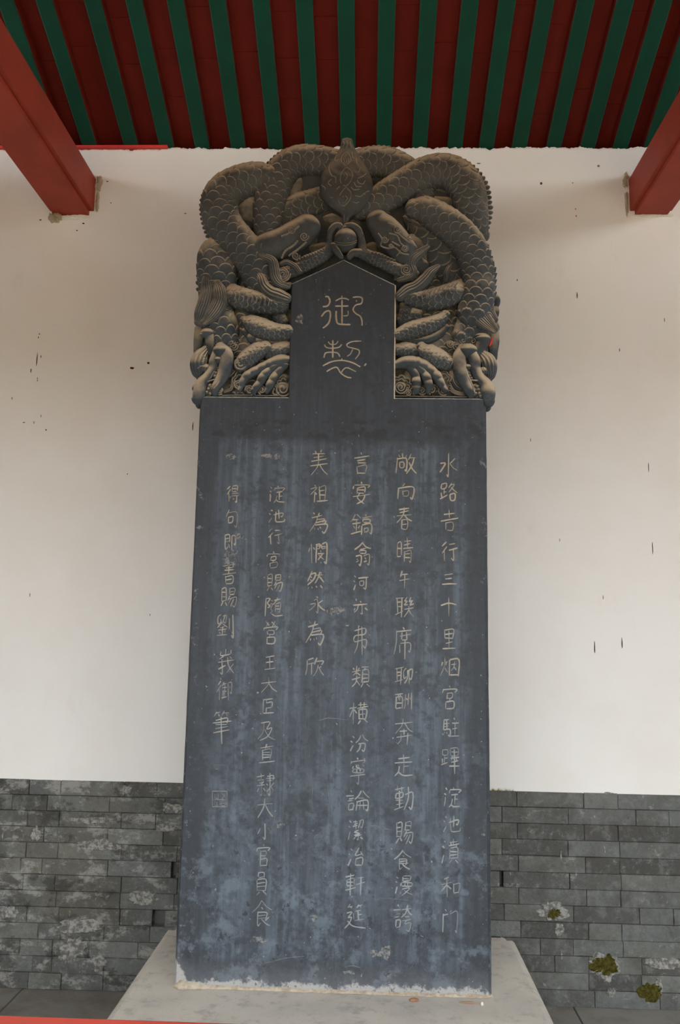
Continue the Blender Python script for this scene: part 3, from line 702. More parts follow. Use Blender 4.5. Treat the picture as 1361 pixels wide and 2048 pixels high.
for gi, (ch, cx_, cy_, gw, gh) in enumerate(COLS):
    for k_, q in enumerate(BRUSH[ch]):
        P = []
        for x, y in zip(q[::2], q[1::2]):
            x += 2.2*math.sin(gi*3.1+k_*2.3+y*.05); y += 2.2*math.sin(gi*1.7+k_*1.9+x*.05)
            P.append((cx_+(x-50)/100*gw, cy_+(y-50)/100*gh))
        ln_ = sum(math.dist(a, b) for a, b in zip(P[:-1], P[1:]))
        hw = (1.22+.30*math.sin(gi*2.9+k_*1.37))*(1.0 if cx_ > 600 else .86)
        stroke(P, hw, 4, (1.15, .45) if ln_ < 14 else (.9, .7))
for P in ([(638,1442),(655,1437),(675,1438),(712,1442)],[(648,1500),(654,1540),(658,1600),(666,1632)],[(728,1656),(750,1652),(775,1658)],[(748,1800),(775,1797),(820,1802)],[(505,1929),(535,1926),(570,1917),(608,1913)],[(622,1530),(625,1560),(625,1598)],[(690,1935),(705,1932),(722,1936)],[(765,1658),(790,1660)]):
    stroke(P, .55, 4, (.4, .4))
# the two seals at the foot of the last column
def ring_rect(x0, y0, x1, y1, hw):
    for P in ([(x0,y0),(x1,y0)],[(x1,y0),(x1,y1)],[(x1,y1),(x0,y1)],[(x0,y1),(x0,y0)]): stroke(P, hw, 3, (1, 1))
ring_rect(425,1583,454,1614,.8)
for P in ([(430,1588),(430,1596),(437,1598)],[(437,1587),(436,1600)],[(442,1588),(448,1592),(444,1600)],[(449,1588),(451,1598)],[(427,1600),(452,1600)],[(440,1601),(440,1612)],[(430,1603),(429,1611),(437,1611)],[(434,1604),(434,1610)],[(443,1603),(451,1603),(451,1611),(443,1611),(443,1603)],[(443,1607),(451,1607)]):
    stroke(P, .7, 3, (1, 1))
for P in ([(428,1530),(456,1531)],[(456,1531),(456,1545)],[(428,1530),(428,1541)],[(431,1533),(431,1539),(436,1539)],[(436,1532),(436,1540)],[(428,1558),(454,1561)]):
    stroke(P, .5, 3, (1, 1))

# ---- slab outline, front face bevelled back to the sides
def hz(px, py): return onY(px, py, DS)
TLx, TRx = onY(579.5, 700, DS).x, onY(791.5, 700, DS).x
TLz, TRz = onY(581, 567, DS).z, onY(793, 570, DS).z
AP = onY(688, 519, DS)
outer, inner = [], []
def edge_pts(p, q, din, k, amp):
    for i in range(k):
        t = i/k; x = p[0]+(q[0]-p[0])*t; z = p[1]+(q[1]-p[1])*t
        wv = amp*(mnoise.noise((x*6, z*6, 4))+.6*mnoise.noise((x*22, z*22, 9))) if 0 < i else 0
        outer.append((x+wv*abs(din[0])*40, z+wv*abs(din[1])*40))
        wi = amp*1.6*(mnoise.noise((x*9, z*9, 14))+.7*mnoise.noise((x*30, z*30, 19))) if 0 < i else 0
        inner.append((x+din[0]+wi*abs(din[0])*40, z+din[1]+wi*abs(din[1])*40))
b0 = .014; bs = .005
edge_pts((XL, HP), (XR, HP), (0, .001), 24, 0)
edge_pts((XR, HP), (XR, ZL), (-b0, 0), 90, .0028)
edge_pts((XR, ZL), (TRx, ZL), (0, -bs), 12, .001)
edge_pts((TRx, ZL), (TRx, TRz), (-bs, 0), 14, .004)
edge_pts((TRx, TRz), (AP.x, AP.z), (-.002, -bs), 10, .0)
edge_pts((AP.x, AP.z), (TLx, TLz), (.002, -bs), 10, .0)
edge_pts((TLx, TLz), (TLx, ZL), (bs, 0), 14, .004)
edge_pts((TLx, ZL), (XL, ZL), (0, -bs), 12, .001)
edge_pts((XL, ZL), (XL, HP), (b0*.75, 0), 90, .0028)
# corner corrections so that the inset ring stays inside
def fix(i, x, z): inner[i] = (x, z)
fix(0, XL+b0*.75, HP-.001); fix(24, XR-b0, HP-.001); fix(114, XR-b0, ZL-bs); fix(126, TRx-bs, ZL-bs); fix(140, TRx-bs, TRz-.003); fix(150, AP.x, AP.z-bs*1.1); fix(160, TLx+bs, TLz-.003); fix(174, TLx+bs, ZL-bs); fix(186, XL+b0*.75, ZL-bs)
nO = len(outer)
V2 = [Vector(p) for p in inner]+[Vector(p) for p in GV]
GA = np.array(GV); GT = np.array(GF)
ed = set()
for g0, g1 in GG:                       # only outline edges of each stroke or character take part
    cnt = {}
    for f in GF[g0:g1]:
        for a, b in ((f[0], f[1]), (f[1], f[2]), (f[2], f[0])):
            kx = (min(a, b), max(a, b)); cnt[kx] = cnt.get(kx, 0)+1
    ed.update(e for e, c_ in cnt.items() if c_ == 1)
ov, oe, of, vo, eo, fo = delaunay_2d_cdt(V2, [(a+nO, b+nO) for a, b in ed], [list(range(nO))], 1, 1e-6, True)
OV = np.array([v[:] for v in ov])
OC = np.array([OV[list(f)].mean(0) for f in of])
CUT = np.zeros(len(of), bool)
IN = np.zeros(len(of), bool)            # triangles inside the slab outline
for a, b in zip(inner, inner[1:]+inner[:1]):
    if a[1] == b[1]: continue
    sp_ = (OC[:, 1] > min(a[1], b[1])) & (OC[:, 1] <= max(a[1], b[1]))
    IN ^= sp_ & (OC[:, 0] < a[0]+(OC[:, 1]-a[1])*(b[0]-a[0])/(b[1]-a[1]))
for g0, g1 in GG:
    A, B_, C_ = GA[GT[g0:g1, 0]], GA[GT[g0:g1, 1]], GA[GT[g0:g1, 2]]
    lo = np.minimum(np.minimum(A.min(0), B_.min(0)), C_.min(0)); hi = np.maximum(np.maximum(A.max(0), B_.max(0)), C_.max(0))
    ii = np.nonzero(((OC > lo) & (OC < hi)).all(1))[0]
    if not len(ii): continue
    P = OC[ii][:, None]
    cr2 = lambda u, v: u[..., 0]*v[..., 1]-u[..., 1]*v[..., 0]
    s1, s2, s3 = cr2(B_-A, P-A), cr2(C_-B_, P-B_), cr2(A-C_, P-C_)
    e_ = 1e-12
    ins_ = ((s1 >= -e_) & (s2 >= -e_) & (s3 >= -e_)) | ((s1 <= e_) & (s2 <= e_) & (s3 <= e_))
    CUT[ii] |= ins_.any(1)
GD = .0048
bm = bmesh.new()
top = {}; bot = {}
def tv(i):
    if i not in top: top[i] = bm.verts.new((ov[i].x, DS, ov[i].y))
    return top[i]
def bv(i):
    if i not in bot: bot[i] = bm.verts.new((ov[i].x, DS+GD, ov[i].y))
    return bot[i]
edges = {}
for f, cut, ins in zip(of, CUT, IN):
    if not ins: continue
    cut = bool(cut)
    vs = [bv(i) if cut else tv(i) for i in f]
    try: fc_ = bm.faces.new(vs)
    except ValueError: continue
    fc_.material_index = 2 if cut else 0
    for a, b in zip(f, list(f[1:])+[f[0]]): edges.setdefault((min(a, b), max(a, b)), []).append(cut)
for (a, b), l_ in edges.items():
    if len(l_) == 2 and l_[0] != l_[1]:
        fc_ = bm.faces.new((tv(a), tv(b), bv(b), bv(a))); fc_.material_index = 1
# bevel ring, sides, back
iv = [bm.verts.new((p[0], DS, p[1])) for p in inner]
o1 = [bm.verts.new((p[0], DS+.016 if (z_ := p[1]) < ZL+.001 and (abs(p[0]-XL) < .01 or abs(p[0]-XR) < .01) else DS+.005, p[1])) for p in outer]
o2 = [bm.verts.new((p[0], DS+THICK, p[1])) for p in outer]
for i in range(nO):
    j = (i+1) % nO
    fb = bm.faces.new((iv[i], o1[i], o1[j], iv[j]))
    if 114 <= i < 126 or 140 <= i < 160 or 174 <= i < 186: fb.material_index = 1
    elif 126 <= i < 140: fb.material_index = 2
    bm.faces.new((o1[i], o2[i], o2[j], o1[j]))
bm.faces.new(o2)
bmesh.ops.remove_doubles(bm, verts=bm.verts[:], dist=2e-5)
bmesh.ops.recalc_face_normals(bm, faces=bm.faces)
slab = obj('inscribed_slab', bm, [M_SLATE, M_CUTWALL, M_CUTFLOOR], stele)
for i, (px, py, rx, ry) in enumerate([(545,913,26,6),(462,914,10,6),(463,1112,13,14),(455,1125,6,6),(676,1220,15,8),(660,1224,8,6),(770,1906,14,12),(752,1908,14,6),(628,1837,7,6),(514,1880,16,6),(560,1650,9,6),(600,640,10,10),(478,1073,9,6),(776,1950,8,5),(700,1945,14,4)]):
    q = poly_patch('scar', blob_pts(px, py, rx, ry, 18, .38, 300+i, DS), DS, .0006, M_SCAR, stele, i)
bd = obj('mortar_bead', bead_bm, M_BEAD, stele, True); bd['label'] = 'crumbly beige mortar along the foot of the slab'
slab['label'] = 'dark slate slab cut with columns of Chinese characters'

# ================================================================== CROWN: carved dragons
BACK = .085                       # depth of the carved ground behind the slab face
def cr(P, n):
    """Catmull-Rom through rows of P, about n samples in all"""
    P = np.asarray(P, float)
    if len(P) == 2: return P[0]+(P[1]-P[0])*np.linspace(0, 1, n)[:, None]
    Q = np.vstack([2*P[0]-P[1], P, 2*P[-1]-P[-2]])
    m = max(2, n//(len(P)-1)); out = []
    for i in range(1, len(Q)-2):
        a, b, c, d = Q[i-1], Q[i], Q[i+1], Q[i+2]
        t = np.linspace(0, 1, m, endpoint=False)[:, None]
        out.append(.5*((2*b)+(-a+c)*t+(2*a-5*b+4*c-d)*t*t+(-a+3*b-3*c+d)*t**3))
    out.append(P[-1][None]); return np.vstack(out)
def scale_pat(u, v):
    """overlapping fish scales: height 0..1 and rim wear 0..1"""
    k0 = np.floor(u)
    h = np.zeros_like(u); e = np.zeros_like(u); done = np.zeros(u.shape, bool)
    for off in (1, 0):
        kk = k0-off; a = u-kk
        b = np.mod(v+.5*np.mod(kk, 2), 1)-.5
        ae = .92+.80*np.sqrt(np.clip(1-(2*b)**2, 0, 1))
        ins = (a < ae) & ~done
        hh = .30+.55*(a/ae)+.25*(1-(2*b)**2)
        ee = np.clip(1-(ae-a)/.13, 0, 1)
        h = np.where(ins, hh, h); e = np.where(ins, ee, e); done |= ins
    return h, e
class Part:
    """collects vertices, faces and rim wear for one mesh"""
    def __init__(s): s.V, s.F, s.W, s.n = [], [], [], 0
    def add(s, V, F, W=None):
        V = np.asarray(V, float).reshape(-1, 3)
        s.V.append(V); s.W.append(np.zeros(len(V)) if W is None else np.asarray(W, float).ravel())
        s.F.append(np.asarray(F, int)+s.n); s.n += len(V)
    def build(s, name, parent, mat=None, label=None):
        V = np.vstack(s.V); quads = [f for f in s.F]
        me = bpy.data.meshes.new(name)
        F = []
        for f in quads: F.extend(f.tolist())
        me.from_pydata(V.tolist(), [], F); me.update()
        at = me.attributes.new('wear', 'FLOAT', 'POINT'); at.data.foreach_set('value', np.hstack(s.W).astype(np.float32))
        bm = bmesh.new(); bm.from_mesh(me); bmesh.ops.recalc_face_normals(bm, faces=bm.faces); bm.to_mesh(me); bm.free()
        o = link(name, me, mat or M_CARVE, parent, True)
        if label: o['label'] = label
        return o
def pxm(px, py, Y): return (onY(px+1, py, Y)-onY(px, py, Y)).length
def tube(part, pts, off=.06, k=.8, res=1.0, ring=None, scales=None, ridges=None, rough=0.0, caps=(1, 1), radfun=None, back=.5, amp=None, flip=False, beads=None, wr=0.0):
    """carved limb: pts rows (px, py, half width px[, extra depth m]); off = depth of its axis behind the slab face;
       scales=(row pitch px, scales around); ridges=(number round, amplitude px)"""
    pts = np.array([list(p)+[0]*(4-len(p)) for p in pts], float)
    rough_len = np.hypot(*np.diff(pts[:, :2], axis=0).T).sum()
    S = cr(pts, max(8, int(rough_len/2)))
    seg = np.hypot(*np.diff(S[:, :2], axis=0).T); s = np.concatenate([[0], np.cumsum(seg)])
    L = s[-1]; r0, r1 = S[0, 2], S[-1, 2]
    step = 1.0/res
    n = max(6, int(L/step)); t = np.linspace(0, L, n)
    extra = []
    ctr = np.stack([np.interp(t, s, S[:, i]) for i in range(4)], 1)
    prof = np.ones(n)
    def cap(c0, c1, r):
        d = (c0-c1)[:2]; d = d/(np.hypot(*d)+1e-9); m = max(3, int(r/step/1.3)); a = np.linspace(0, math.pi/2, m+1)[1:]
        rows = np.repeat(c0[None], m, 0).copy(); rows[:, :2] += d*np.sin(a)[:, None]*r
        return rows, np.maximum(np.cos(a), .02)
    tt = t
    if caps[0]:
        rows, pf = cap(ctr[0], ctr[min(3, n-1)], ctr[0, 2]); ctr = np.vstack([rows[::-1], ctr]); prof = np.concatenate([pf[::-1], prof])
    if caps[1]:
        rows, pf = cap(ctr[-1], ctr[-min(4, n)], ctr[-1, 2]); ctr = np.vstack([ctr, rows]); prof = np.concatenate([prof, pf])
    n = len(ctr)
    seg = np.hypot(*np.diff(ctr[:, :2], axis=0).T); s = np.concatenate([[0], np.cumsum(seg)])
    Y = DS+off+ctr[:, 3]
    W = np.array([onY(ctr[i, 0], ctr[i, 1], Y[i])[:] for i in range(n)])
    mp = np.array([pxm(ctr[i, 0], ctr[i, 1], Y[i]) for i in range(n)])
    T = np.gradient(W, axis=0); T[:, 1] = 0; T /= np.linalg.norm(T, axis=1)[:, None]+1e-12
    # light smoothing of the tangents keeps rings from crossing
    for _ in range(4): T[1:-1] = (T[:-2]+2*T[1:-1]+T[2:])/4
    T /= np.linalg.norm(T, axis=1)[:, None]+1e-12
    N = np.stack([T[:, 2], np.zeros(n), -T[:, 0]], 1)
    rmax = pts[:, 2].max()
    if ring is None: ring = int(np.clip(math.pi*rmax*1.25*res, 14, 170))
    m1 = ring; m2 = max(5, ring//6)
    th = np.concatenate([np.linspace(-.35, math.pi+.35, m1), np.linspace(math.pi+.35, 2*math.pi-.35, m2+2)[1:-1]])
    m = len(th)
    r = ctr[:, 2]*mp*prof
    if radfun is not None: r = r*radfun(s, s[-1])
    TH, SS = np.meshgrid(th, s)
    disp = np.zeros_like(TH); wear = np.full_like(TH, wr)
    px1 = mp[:, None]
    if scales:
        u = SS/scales[0]; u = -u+1000 if flip else u
        h, e = scale_pat(u, TH/(2*math.pi)*scales[1]+.25)
        A = amp if amp else rmax*.115
        disp += (h-.6)*A*px1*np.minimum(1, prof*1.2)[:, None]; wear = np.maximum(wear, e*.9)
    if ridges:
        g = np.cos(TH*ridges[0]+np.sin(SS/40)*.6)
        disp += g*ridges[1]*px1*np.minimum(1, prof)[:, None]; wear = np.maximum(wear, np.clip((g-.75)*2.2, 0, 1)*.55)
    if beads:
        disp += np.abs(np.sin(SS*math.pi/beads[0]))*beads[1]*px1
    rd = r[:, None]+disp
    B = np.array([0, -1, 0.])
    dep = np.where(np.sin(TH) > 0, k, back*k)
    V = W[:, None, :]+N[:, None, :]*(rd*np.cos(TH))[..., None]+B[None, None]*(rd*np.sign(np.sin(TH))*np.abs(np.sin(TH))**.72*dep)[..., None]
    i, j = np.meshgrid(np.arange(n-1), np.arange(m), indexing='ij'); j2 = (j+1) % m
    F = np.stack([i*m+j, i*m+j2, (i+1)*m+j2, (i+1)*m+j], -1).reshape(-1, 4)
    part.add(V, F, wear)
    b = part.n-n*m
    return W, N, r, s
def blob(part, px, py, rx, ry, off=.05, k=.8, rot=0, seg=(28, 18), ridg=None, rough=.04, seed=0, wr=0.0):
    """rounded boss: half axes in pixels"""
    Y = DS+off; c0 = np.array(onY(px, py, Y)[:]); s = pxm(px, py, Y)
    a = np.linspace(0, 2*math.pi, seg[0], endpoint=False); b = np.linspace(-math.pi/2, math.pi/2, seg[1])
    A, Bq = np.meshgrid(a, b)
    x = np.cos(Bq)*np.cos(A); z = np.cos(Bq)*np.sin(A); y = np.sin(Bq)
    q = 1+rough*np.sin(3*A+seed)*np.cos(Bq)
    X = x*rx*s*q; Zz = z*ry*s*q
    c, sn = math.cos(rot), math.sin(rot)
    V = np.stack([c0[0]+X*c-Zz*sn, c0[1]-y*k*min(rx, ry)*s, c0[2]+X*sn+Zz*c], -1)
    w_ = np.full(A.shape, wr)
    if ridg:
        g = np.cos(ridg[0]*(x if len(ridg) < 3 else z)*3); V[..., 1] -= g*ridg[1]*s*np.clip(y, 0, 1); w_ = np.clip(g-.6, 0, 1)*.8
    m = seg[0]; i, j = np.meshgrid(np.arange(seg[1]-1), np.arange(m), indexing='ij'); j2 = (j+1) % m
    part.add(V, np.stack([i*m+j, i*m+j2, (i+1)*m+j2, (i+1)*m+j], -1).reshape(-1, 4), w_)
def spiral(part, px, py, r, turns=2.0, hw=1.8, off=.07, a0=0, sgn=1, k=1.0, boss=True, k0=.6):
    if boss: blob(part, px, py, r*.98, r*.98, off+.012, k0, seg=(24, 12), wr=.12)
    P = []
    for i in range(int(16*turns)+1):
        a = a0+sgn*2*math.pi*i/16; q = r*(1-.86*i/(16*turns))
        P.append((px+q*math.cos(a), py+q*math.sin(a), hw*(.7+.3*q/r), -.012*(1-q/r)))
    tube(part, P, off-.002, k, res=1.0, ring=10, wr=.5)
def scallop(part, px, py, r, n, a0, a1, hw=2.0, off=.075):
    """cloud rim: a row of lobes on an arc"""
    for q, rr_ in ((1.0, 1.0), (.72, .9)):
        P = []
        m = n*6
        for i in range(m+1):
            a = a0+(a1-a0)*i/m; lob = abs(math.sin(math.pi*i/6))
            R = r*q*(.86+.20*lob); P.append((px+R*math.cos(a), py+R*math.sin(a), hw*rr_))
        tube(part, P, off, 1.0, res=1.0, ring=10, wr=.55)
def fin(part, pts, off, hw, tooth, amp=.62, k=.6, res=1.0):
    hw = hw*1.25
    tube(part, [(p[0], p[1], hw) for p in pts], off, k, res=res, ring=14, radfun=lambda s, L: 1-amp*(1-np.abs(np.sin(s/tooth*math.pi))) if amp < .7 else 1-amp*.75*np.mod(s/tooth, 1.0))
def Z1(P, z):
    ox, oy, s = z
    return [(ox+p[0]/s, oy+p[1]/s)+tuple(p[2:]) for p in P]
# frames of reference for the traced outlines
ZA = (370, 260, 4.124); ZB = (670, 260, 4.003); ZC = (380, 480, 6.186); ZD = (380, 640, 6.186); ZE = (780, 480, 6.186); ZF = (780, 640, 6.186); ZG = (560, 400, 5.235); ZH = (600, 260, 7.561)

# ---- carved ground: a thick rounded block behind the dragons
OUT = [(404,800),(399,740),(398,690),(398,630),(402,570),(414,530),(430,500),(424,470),(418,440),(419,410),(432,378),(455,358),(490,352),(522,345),(550,322),(580,308),(620,304),(655,308),(690,300),(725,308),(770,306),(800,318),(825,338),(860,332),(895,326),(930,336),(955,358),(965,395),(966,440),(962,470),(970,500),(980,550),(985,600),(988,650),(986,700),(983,750),(974,800)]
bm = bmesh.new()
OP = cr(np.array(OUT, float), 220)
fr_, mid_, bk_ = [], [], []
cxo = np.array(onY(690, 560, DS+BACK)[:])
for px, py in OP:
    p = onY(px, py, DS+BACK)
    fr_.append(bm.verts.new((cxo[0]+(p.x-cxo[0])*.95, DS+BACK, min(max(cxo[2]+(p.z-cxo[2])*.97, ZL-.03), 9))))
    mid_.append(bm.verts.new((p.x, DS+BACK+.05, p.z)))
    bk_.append(bm.verts.new((p.x, DS+THICK-.05, p.z)))
bk2 = [bm.verts.new((cxo[0]+(v.co.x-cxo[0])*.95, DS+THICK, cxo[2]+(v.co.z-cxo[2])*.97)) for v in bk_]
rings = [fr_, mid_, bk_, bk2]
for a, b in zip(rings[:-1], rings[1:]):
    for i in range(len(a)):
        j = (i+1) % len(a); bm.faces.new((a[i], a[j], b[j], b[i]))
bm.faces.new(fr_); bm.faces.new(bk2)
bmesh.ops.recalc_face_normals(bm, faces=bm.faces)
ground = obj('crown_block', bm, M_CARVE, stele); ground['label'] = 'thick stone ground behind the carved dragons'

SC = 14.5
# ================= dragon on the plaster-lump side (left)
d = Part()
# arch running from behind the flame jewel down into the loop
tube(d, Z1([(1330,330,27),(1220,285,28),(1100,262,29),(950,262,30),(830,330,31),(755,450,32),(715,560,32),(695,680,31),(690,820,29),(700,920,26)], ZA), .075, .85, scales=(SC, 8), flip=True)
# inner length seen between arch and jewel
tube(d, Z1([(1260,520,20),(1180,560,25),(1050,605,27),(930,640,26),(830,740,22)], ZA), .085, .6, scales=(SC*.9, 7))
# outer loop and its run down to the foreleg
tube(d, Z1([(690,400,24),(600,400,30),(460,440,33),(330,520,35),(285,640,36),(325,790,36),(430,930,36),(545,1060,36),(610,1190,34),(640,1330,30)], ZA), .052, .85, scales=(SC, 8), flip=True)
# neck coming down along the edge
tube(d, Z1([(400,60,24),(330,190,34),(330,330,38),(345,470,39),(345,620,36),(330,800,34),(350,960,33),(420,1100,30),(440,1250,26)], ZC), .066, .8, scales=(SC*1.05, 8), flip=True)
tube(d, [(540,540,30),(515,600,44),(500,660,50),(510,720,48),(500,780,40)], .095, .35, scales=(13, 12), flip=True)
dl = d.build('dragon', stele, label='carved grey dragon whose head and paw show no red paint')
p = Part()
fin(p, Z1([(620,345),(540,350),(440,345),(360,362),(290,395),(225,450),(180,510),(155,580),(150,650),(160,740),(185,830),(230,930),(300,1010),(380,1100),(440,1200)], ZA), .072, 6.5, 9)
fin(p, Z1([(1200,190),(1100,155),(1000,148),(900,160),(800,195),(720,260),(660,330)], ZA), .085, 5.5, 9, .4)
fin(p, Z1([(310,110),(230,230),(165,330),(135,420),(125,520),(130,620)], ZC), .085, 7, 13)
fin(p, Z1([(380,60),(470,160),(560,240),(640,320),(680,430),(700,560)], ZC), .05, 2.6, 30, .2)
p.build('dorsal_fin', dl)
p = Part()      # hind leg folded up to the pearl
tube(p, Z1([(470,1020,22,.05),(590,1005,26,.012),(700,975,29),(820,935,30),(920,880,30),(1010,815,27)], ZA), .030, .95, res=1.0, ridges=None)
tube(p, Z1([(-40,800,13),(140,745,13),(300,675,13),(420,610,13),(510,545,12)], ZG), .030, .8, scales=(7.5, 9), amp=1.6)
tube(p, Z1([(190,655,5),(280,620,7),(370,585,7),(470,530,5)], ZG), .020, .8, beads=(6, 1.4))
p.build('hind_leg', dl)
p = Part()      # carved curls on the thigh
for q in ([(800,880),(850,860),(900,830),(940,800)],[(800,1060),(830,1000),(890,960),(930,920)],[(860,1040),(930,990),(1000,930)]):
    tube(p, Z1([(x, y, 1.6) for x, y in q], ZA), -.028, .9, ring=10, beads=(5, .8), wr=.5)
for q, r_ in (((985,880),9),((915,1040),8),((880,830),7)):
    x, y = Z1([q], ZA)[0]; spiral(p, x, y, r_, 1.8, 1.3, -.030, boss=False)
for k_ in range(7):
    x, y = Z1([(640+k_*52, 930-k_*22)], ZA)[0]
    tube(p, [(x-3, y+10, 1.3), (x, y, 1.5), (x+7, y-6, 1.2)], -.020, .9, ring=10, wr=.4)
p.build('thigh_curls', dl)
p = Part()      # claws clasping the pearl
tube(p, Z1([(500,560,9),(520,470,7.5),(525,400,6.5)], ZG), .022, .9)
tube(p, Z1([(640,600,5),(600,545,7),(560,480,6)], ZG), .012, .9)
tube(p, Z1([(520,400,5),(535,330,6.5),(580,275,6.5),(630,275,6),(652,320,4.5)], ZG), .010, .9)
p.build('claw', dl)
p = Part()      # streaming hair by the knee
tube(p, Z1([(835,170,3),(930,220,7),(1020,270,9),(1045,380,10),(1060,470,10),(1120,550,8),(1220,580,5)], ZC), -.004, .8, ridges=(14, .9))
x, y = Z1([(1150,430)], ZC)[0]; spiral(p, x, y, 15, 3.2, 1.6, .006)
tube(p, Z1([(1130,300,4),(1200,280,5),(1300,330,5),(1360,400,4)], ZC), .004, .8, ridges=(8, .7))
tube(p, Z1([(1050,560,5),(1150,585,7),(1240,560,5)], ZC), .012, .8, ridges=(10, .9))
p.build('hair_tuft', dl)
p = Part()      # mane combed down the neck
tube(p, Z1([(215,440,7),(220,560,13),(225,680,16),(200,800,17),(150,920,15),(115,1020,9)], ZC), .012, .42, ridges=(21, 1.5))
tube(p, Z1([(330,540,8),(360,640,14),(370,760,15),(330,860,15),(260,950,13),(180,1020,7)], ZC), .006, .42, ridges=(20, 1.5))
p.build('mane', dl)
p = Part()      # foreleg with elbow tuft
tube(p, Z1([(380,600,17,.06),(500,665,20,.02),(620,725,22),(760,765,22),(900,795,20),(1030,820,18),(1130,820,16)], ZC), .022, .95, scales=(11, 9), amp=2.0)
tube(p, Z1([(1130,860,14),(1110,950,14),(1150,1030,12)], ZC), .055, .8, scales=(7, 10), amp=1.6)
p.build('foreleg', dl)
p = Part()
tube(p, Z1([(840,400,3),(885,480,9),(920,580,11),(1000,660,13),(1100,700,14),(1190,730,11)], ZC), .000, .85, ridges=(12, .7))
x, y = Z1([(1085,735)], ZC)[0]; spiral(p, x, y, 10, 2, 1.4, .012)
for k_ in range(9):
    x, y = Z1([(560+k_*52, 690+k_*9)], ZC)[0]
    tube(p, [(x-4, y-8, 1.1), (x+1, y-1, 1.7), (x-1, y+8, 1.2)], -.021, .9, ring=10, wr=.4)
p.build('elbow_tuft', dl)
p = Part()      # second leg, leaf shaped, with its fin below
tube(p, Z1([(660,985,6),(740,1030,16),(850,1085,20),(980,1130,19),(1100,1150,17),(1215,1150,15)], ZC), .020, .9, scales=(9, 10), amp=2.0)
tube(p, Z1([(690,1120,6),(760,1200,9),(860,1260,10),(1000,1285,10),(1180,1290,10)], ZC), .050, .8, beads=(18, 2.5))
p.build('foreleg', dl)
p = Part()      # scaly forearm above the paw
tube(p, Z1([(940,340,12),(860,380,17),(760,450,18),(680,520,17),(630,570,14)], ZD), .028, .9, scales=(8, 11), amp=2.2)
tube(p, Z1([(1210,360,14),(1090,380,15),(980,410,13)], ZD), .045, .8, scales=(8, 11), amp=2.0)
x, y = Z1([(620,545)], ZD)[0]; spiral(p, x, y, 13, 1.7, 2.0, .012)
tube(p, Z1([(560,600,4),(640,650,6),(740,600,6),(860,480,5)], ZD), .05, .9)
p.build('forearm', dl)
p = Part()      # paw
tube(p, Z1([(1230,500,9),(1120,505,12),(1000,540,10)], ZD), .022, .9)
tube(p, Z1([(1080,510,10),(940,570,9),(820,630,8.5),(720,690,9),(660,760,7),(615,880,3.5)], ZD), .022, .9, beads=(17, 0.9))
tube(p, Z1([(1120,540,10),(1000,610,8),(920,690,9),(860,790,7.5),(800,870,7),(790,920,3)], ZD), .024, .9, beads=(17, 0.9))
tube(p, Z1([(1170,560,10),(1090,650,8),(1030,740,8.5),(985,830,7.5),(950,900,3.5)], ZD), .028, .9, beads=(17, 0.9))
p.build('paw', dl)
p = Part()      # cloud scrolls under the paw
for q, r_, a_ in (((1150,860),16,0),((360,880),9,1),((890,870),9,2),((740,870),9,3),((600,800),9,1)):
    x, y = Z1([q], ZD)[0]; spiral(p, x, y, r_, 2.0, 2.0, .046, a0=a_)
x, y = Z1([(1170,840)], ZD)[0]; scallop(p, x, y, 24, 4, math.pi*.75, math.pi*1.55, 1.6, .046)
x, y = Z1([(640,760)], ZD)[0]; scallop(p, x, y, 18, 3, math.pi*.9, math.pi*1.8, 1.5, .046)
tube(p, Z1([(430,900,3),(520,860,4),(540,760,4),(600,700,4)], ZD), .065, .9, ridges=(6, .6))
tube(p, Z1([(440,720,4),(500,680,7),(540,640,6)], ZD), .06, .9, ridges=(8, .8))
tube(p, Z1([(170,945,1.5),(600,938,1.5),(1220,945,1.5)], ZD), .046, 1.0)
p.build('cloud_scroll', dl)
h = Part()      # head hanging over the edge, jaws open
blob(h, *Z1([(390,400)], ZD)[0], 17, 16, .022, 1.1)
tube(h, Z1([(380,340,10),(450,420,13),(455,530,14),(430,650,13),(375,760,11),(320,850,9),(310,920,6)], ZD), .018, .95)
tube(h, Z1([(330,420,9),(300,520,10),(285,610,9),(220,710,10),(150,790,12),(120,900,13),(110,990,12)], ZD), .020, .95)
tube(h, Z1([(200,380,9),(140,460,15),(110,560,17),(105,650,13),(120,715,6)], ZD), .040, .95, ridges=(13, .7))
blob(h, *Z1([(75,850)], ZD)[0], 8, 9, .04, 1.0); blob(h, *Z1([(95,985)], ZD)[0], 12, 11, .035, 1.0); blob(h, *Z1([(115,1045)], ZD)[0], 8, 9, .045, 1.0)
blob(h, *Z1([(240,880)], ZD)[0], 15, 16, .035, .4, wr=.3); blob(h, *Z1([(330,640)], ZD)[0], 9, 16, .03, .4, wr=.2); blob(h, *Z1([(350,500)], ZD)[0], 8, 8, .012, .9)
blob(h, *Z1([(200,600)], ZD)[0], 10, 10, .03, .9, ridg=(4, .8))
for k_, (x_, y_) in enumerate([(330,600),(355,630),(320,660),(350,690),(310,700),(250,820),(230,860),(270,840),(210,900),(250,920)]):
    blob(h, *Z1([(x_, y_)], ZD)[0], 3.6, 3.8, .018, 1.2, seg=(10, 7), wr=.35)
for q, r_ in (((340,270),7),((410,260),7),((500,280),10),((540,330),9),((370,180),5)):
    x, y = Z1([q], ZD)[0]; spiral(h, x, y, r_, 1.8, 1.2, .040)
tube(h, Z1([(395,620,1.4),(390,700,1.6),(350,790,1.6),(300,850,1.4)], ZD), .000, .9, ring=10, wr=.5)
tube(h, Z1([(300,640,1.4),(240,730,1.6),(190,770,1.6),(300,740,1.4)], ZD), .008, .9, ring=10, wr=.5)
for q in ((150,480),(120,540),(140,600)): tube(h, Z1([(q[0]-40,q[1],1.2),(q[0],q[1]-25,1.4),(q[0]+40,q[1]-20,1.2)], ZD), .012, .9, ring=10, wr=.4)
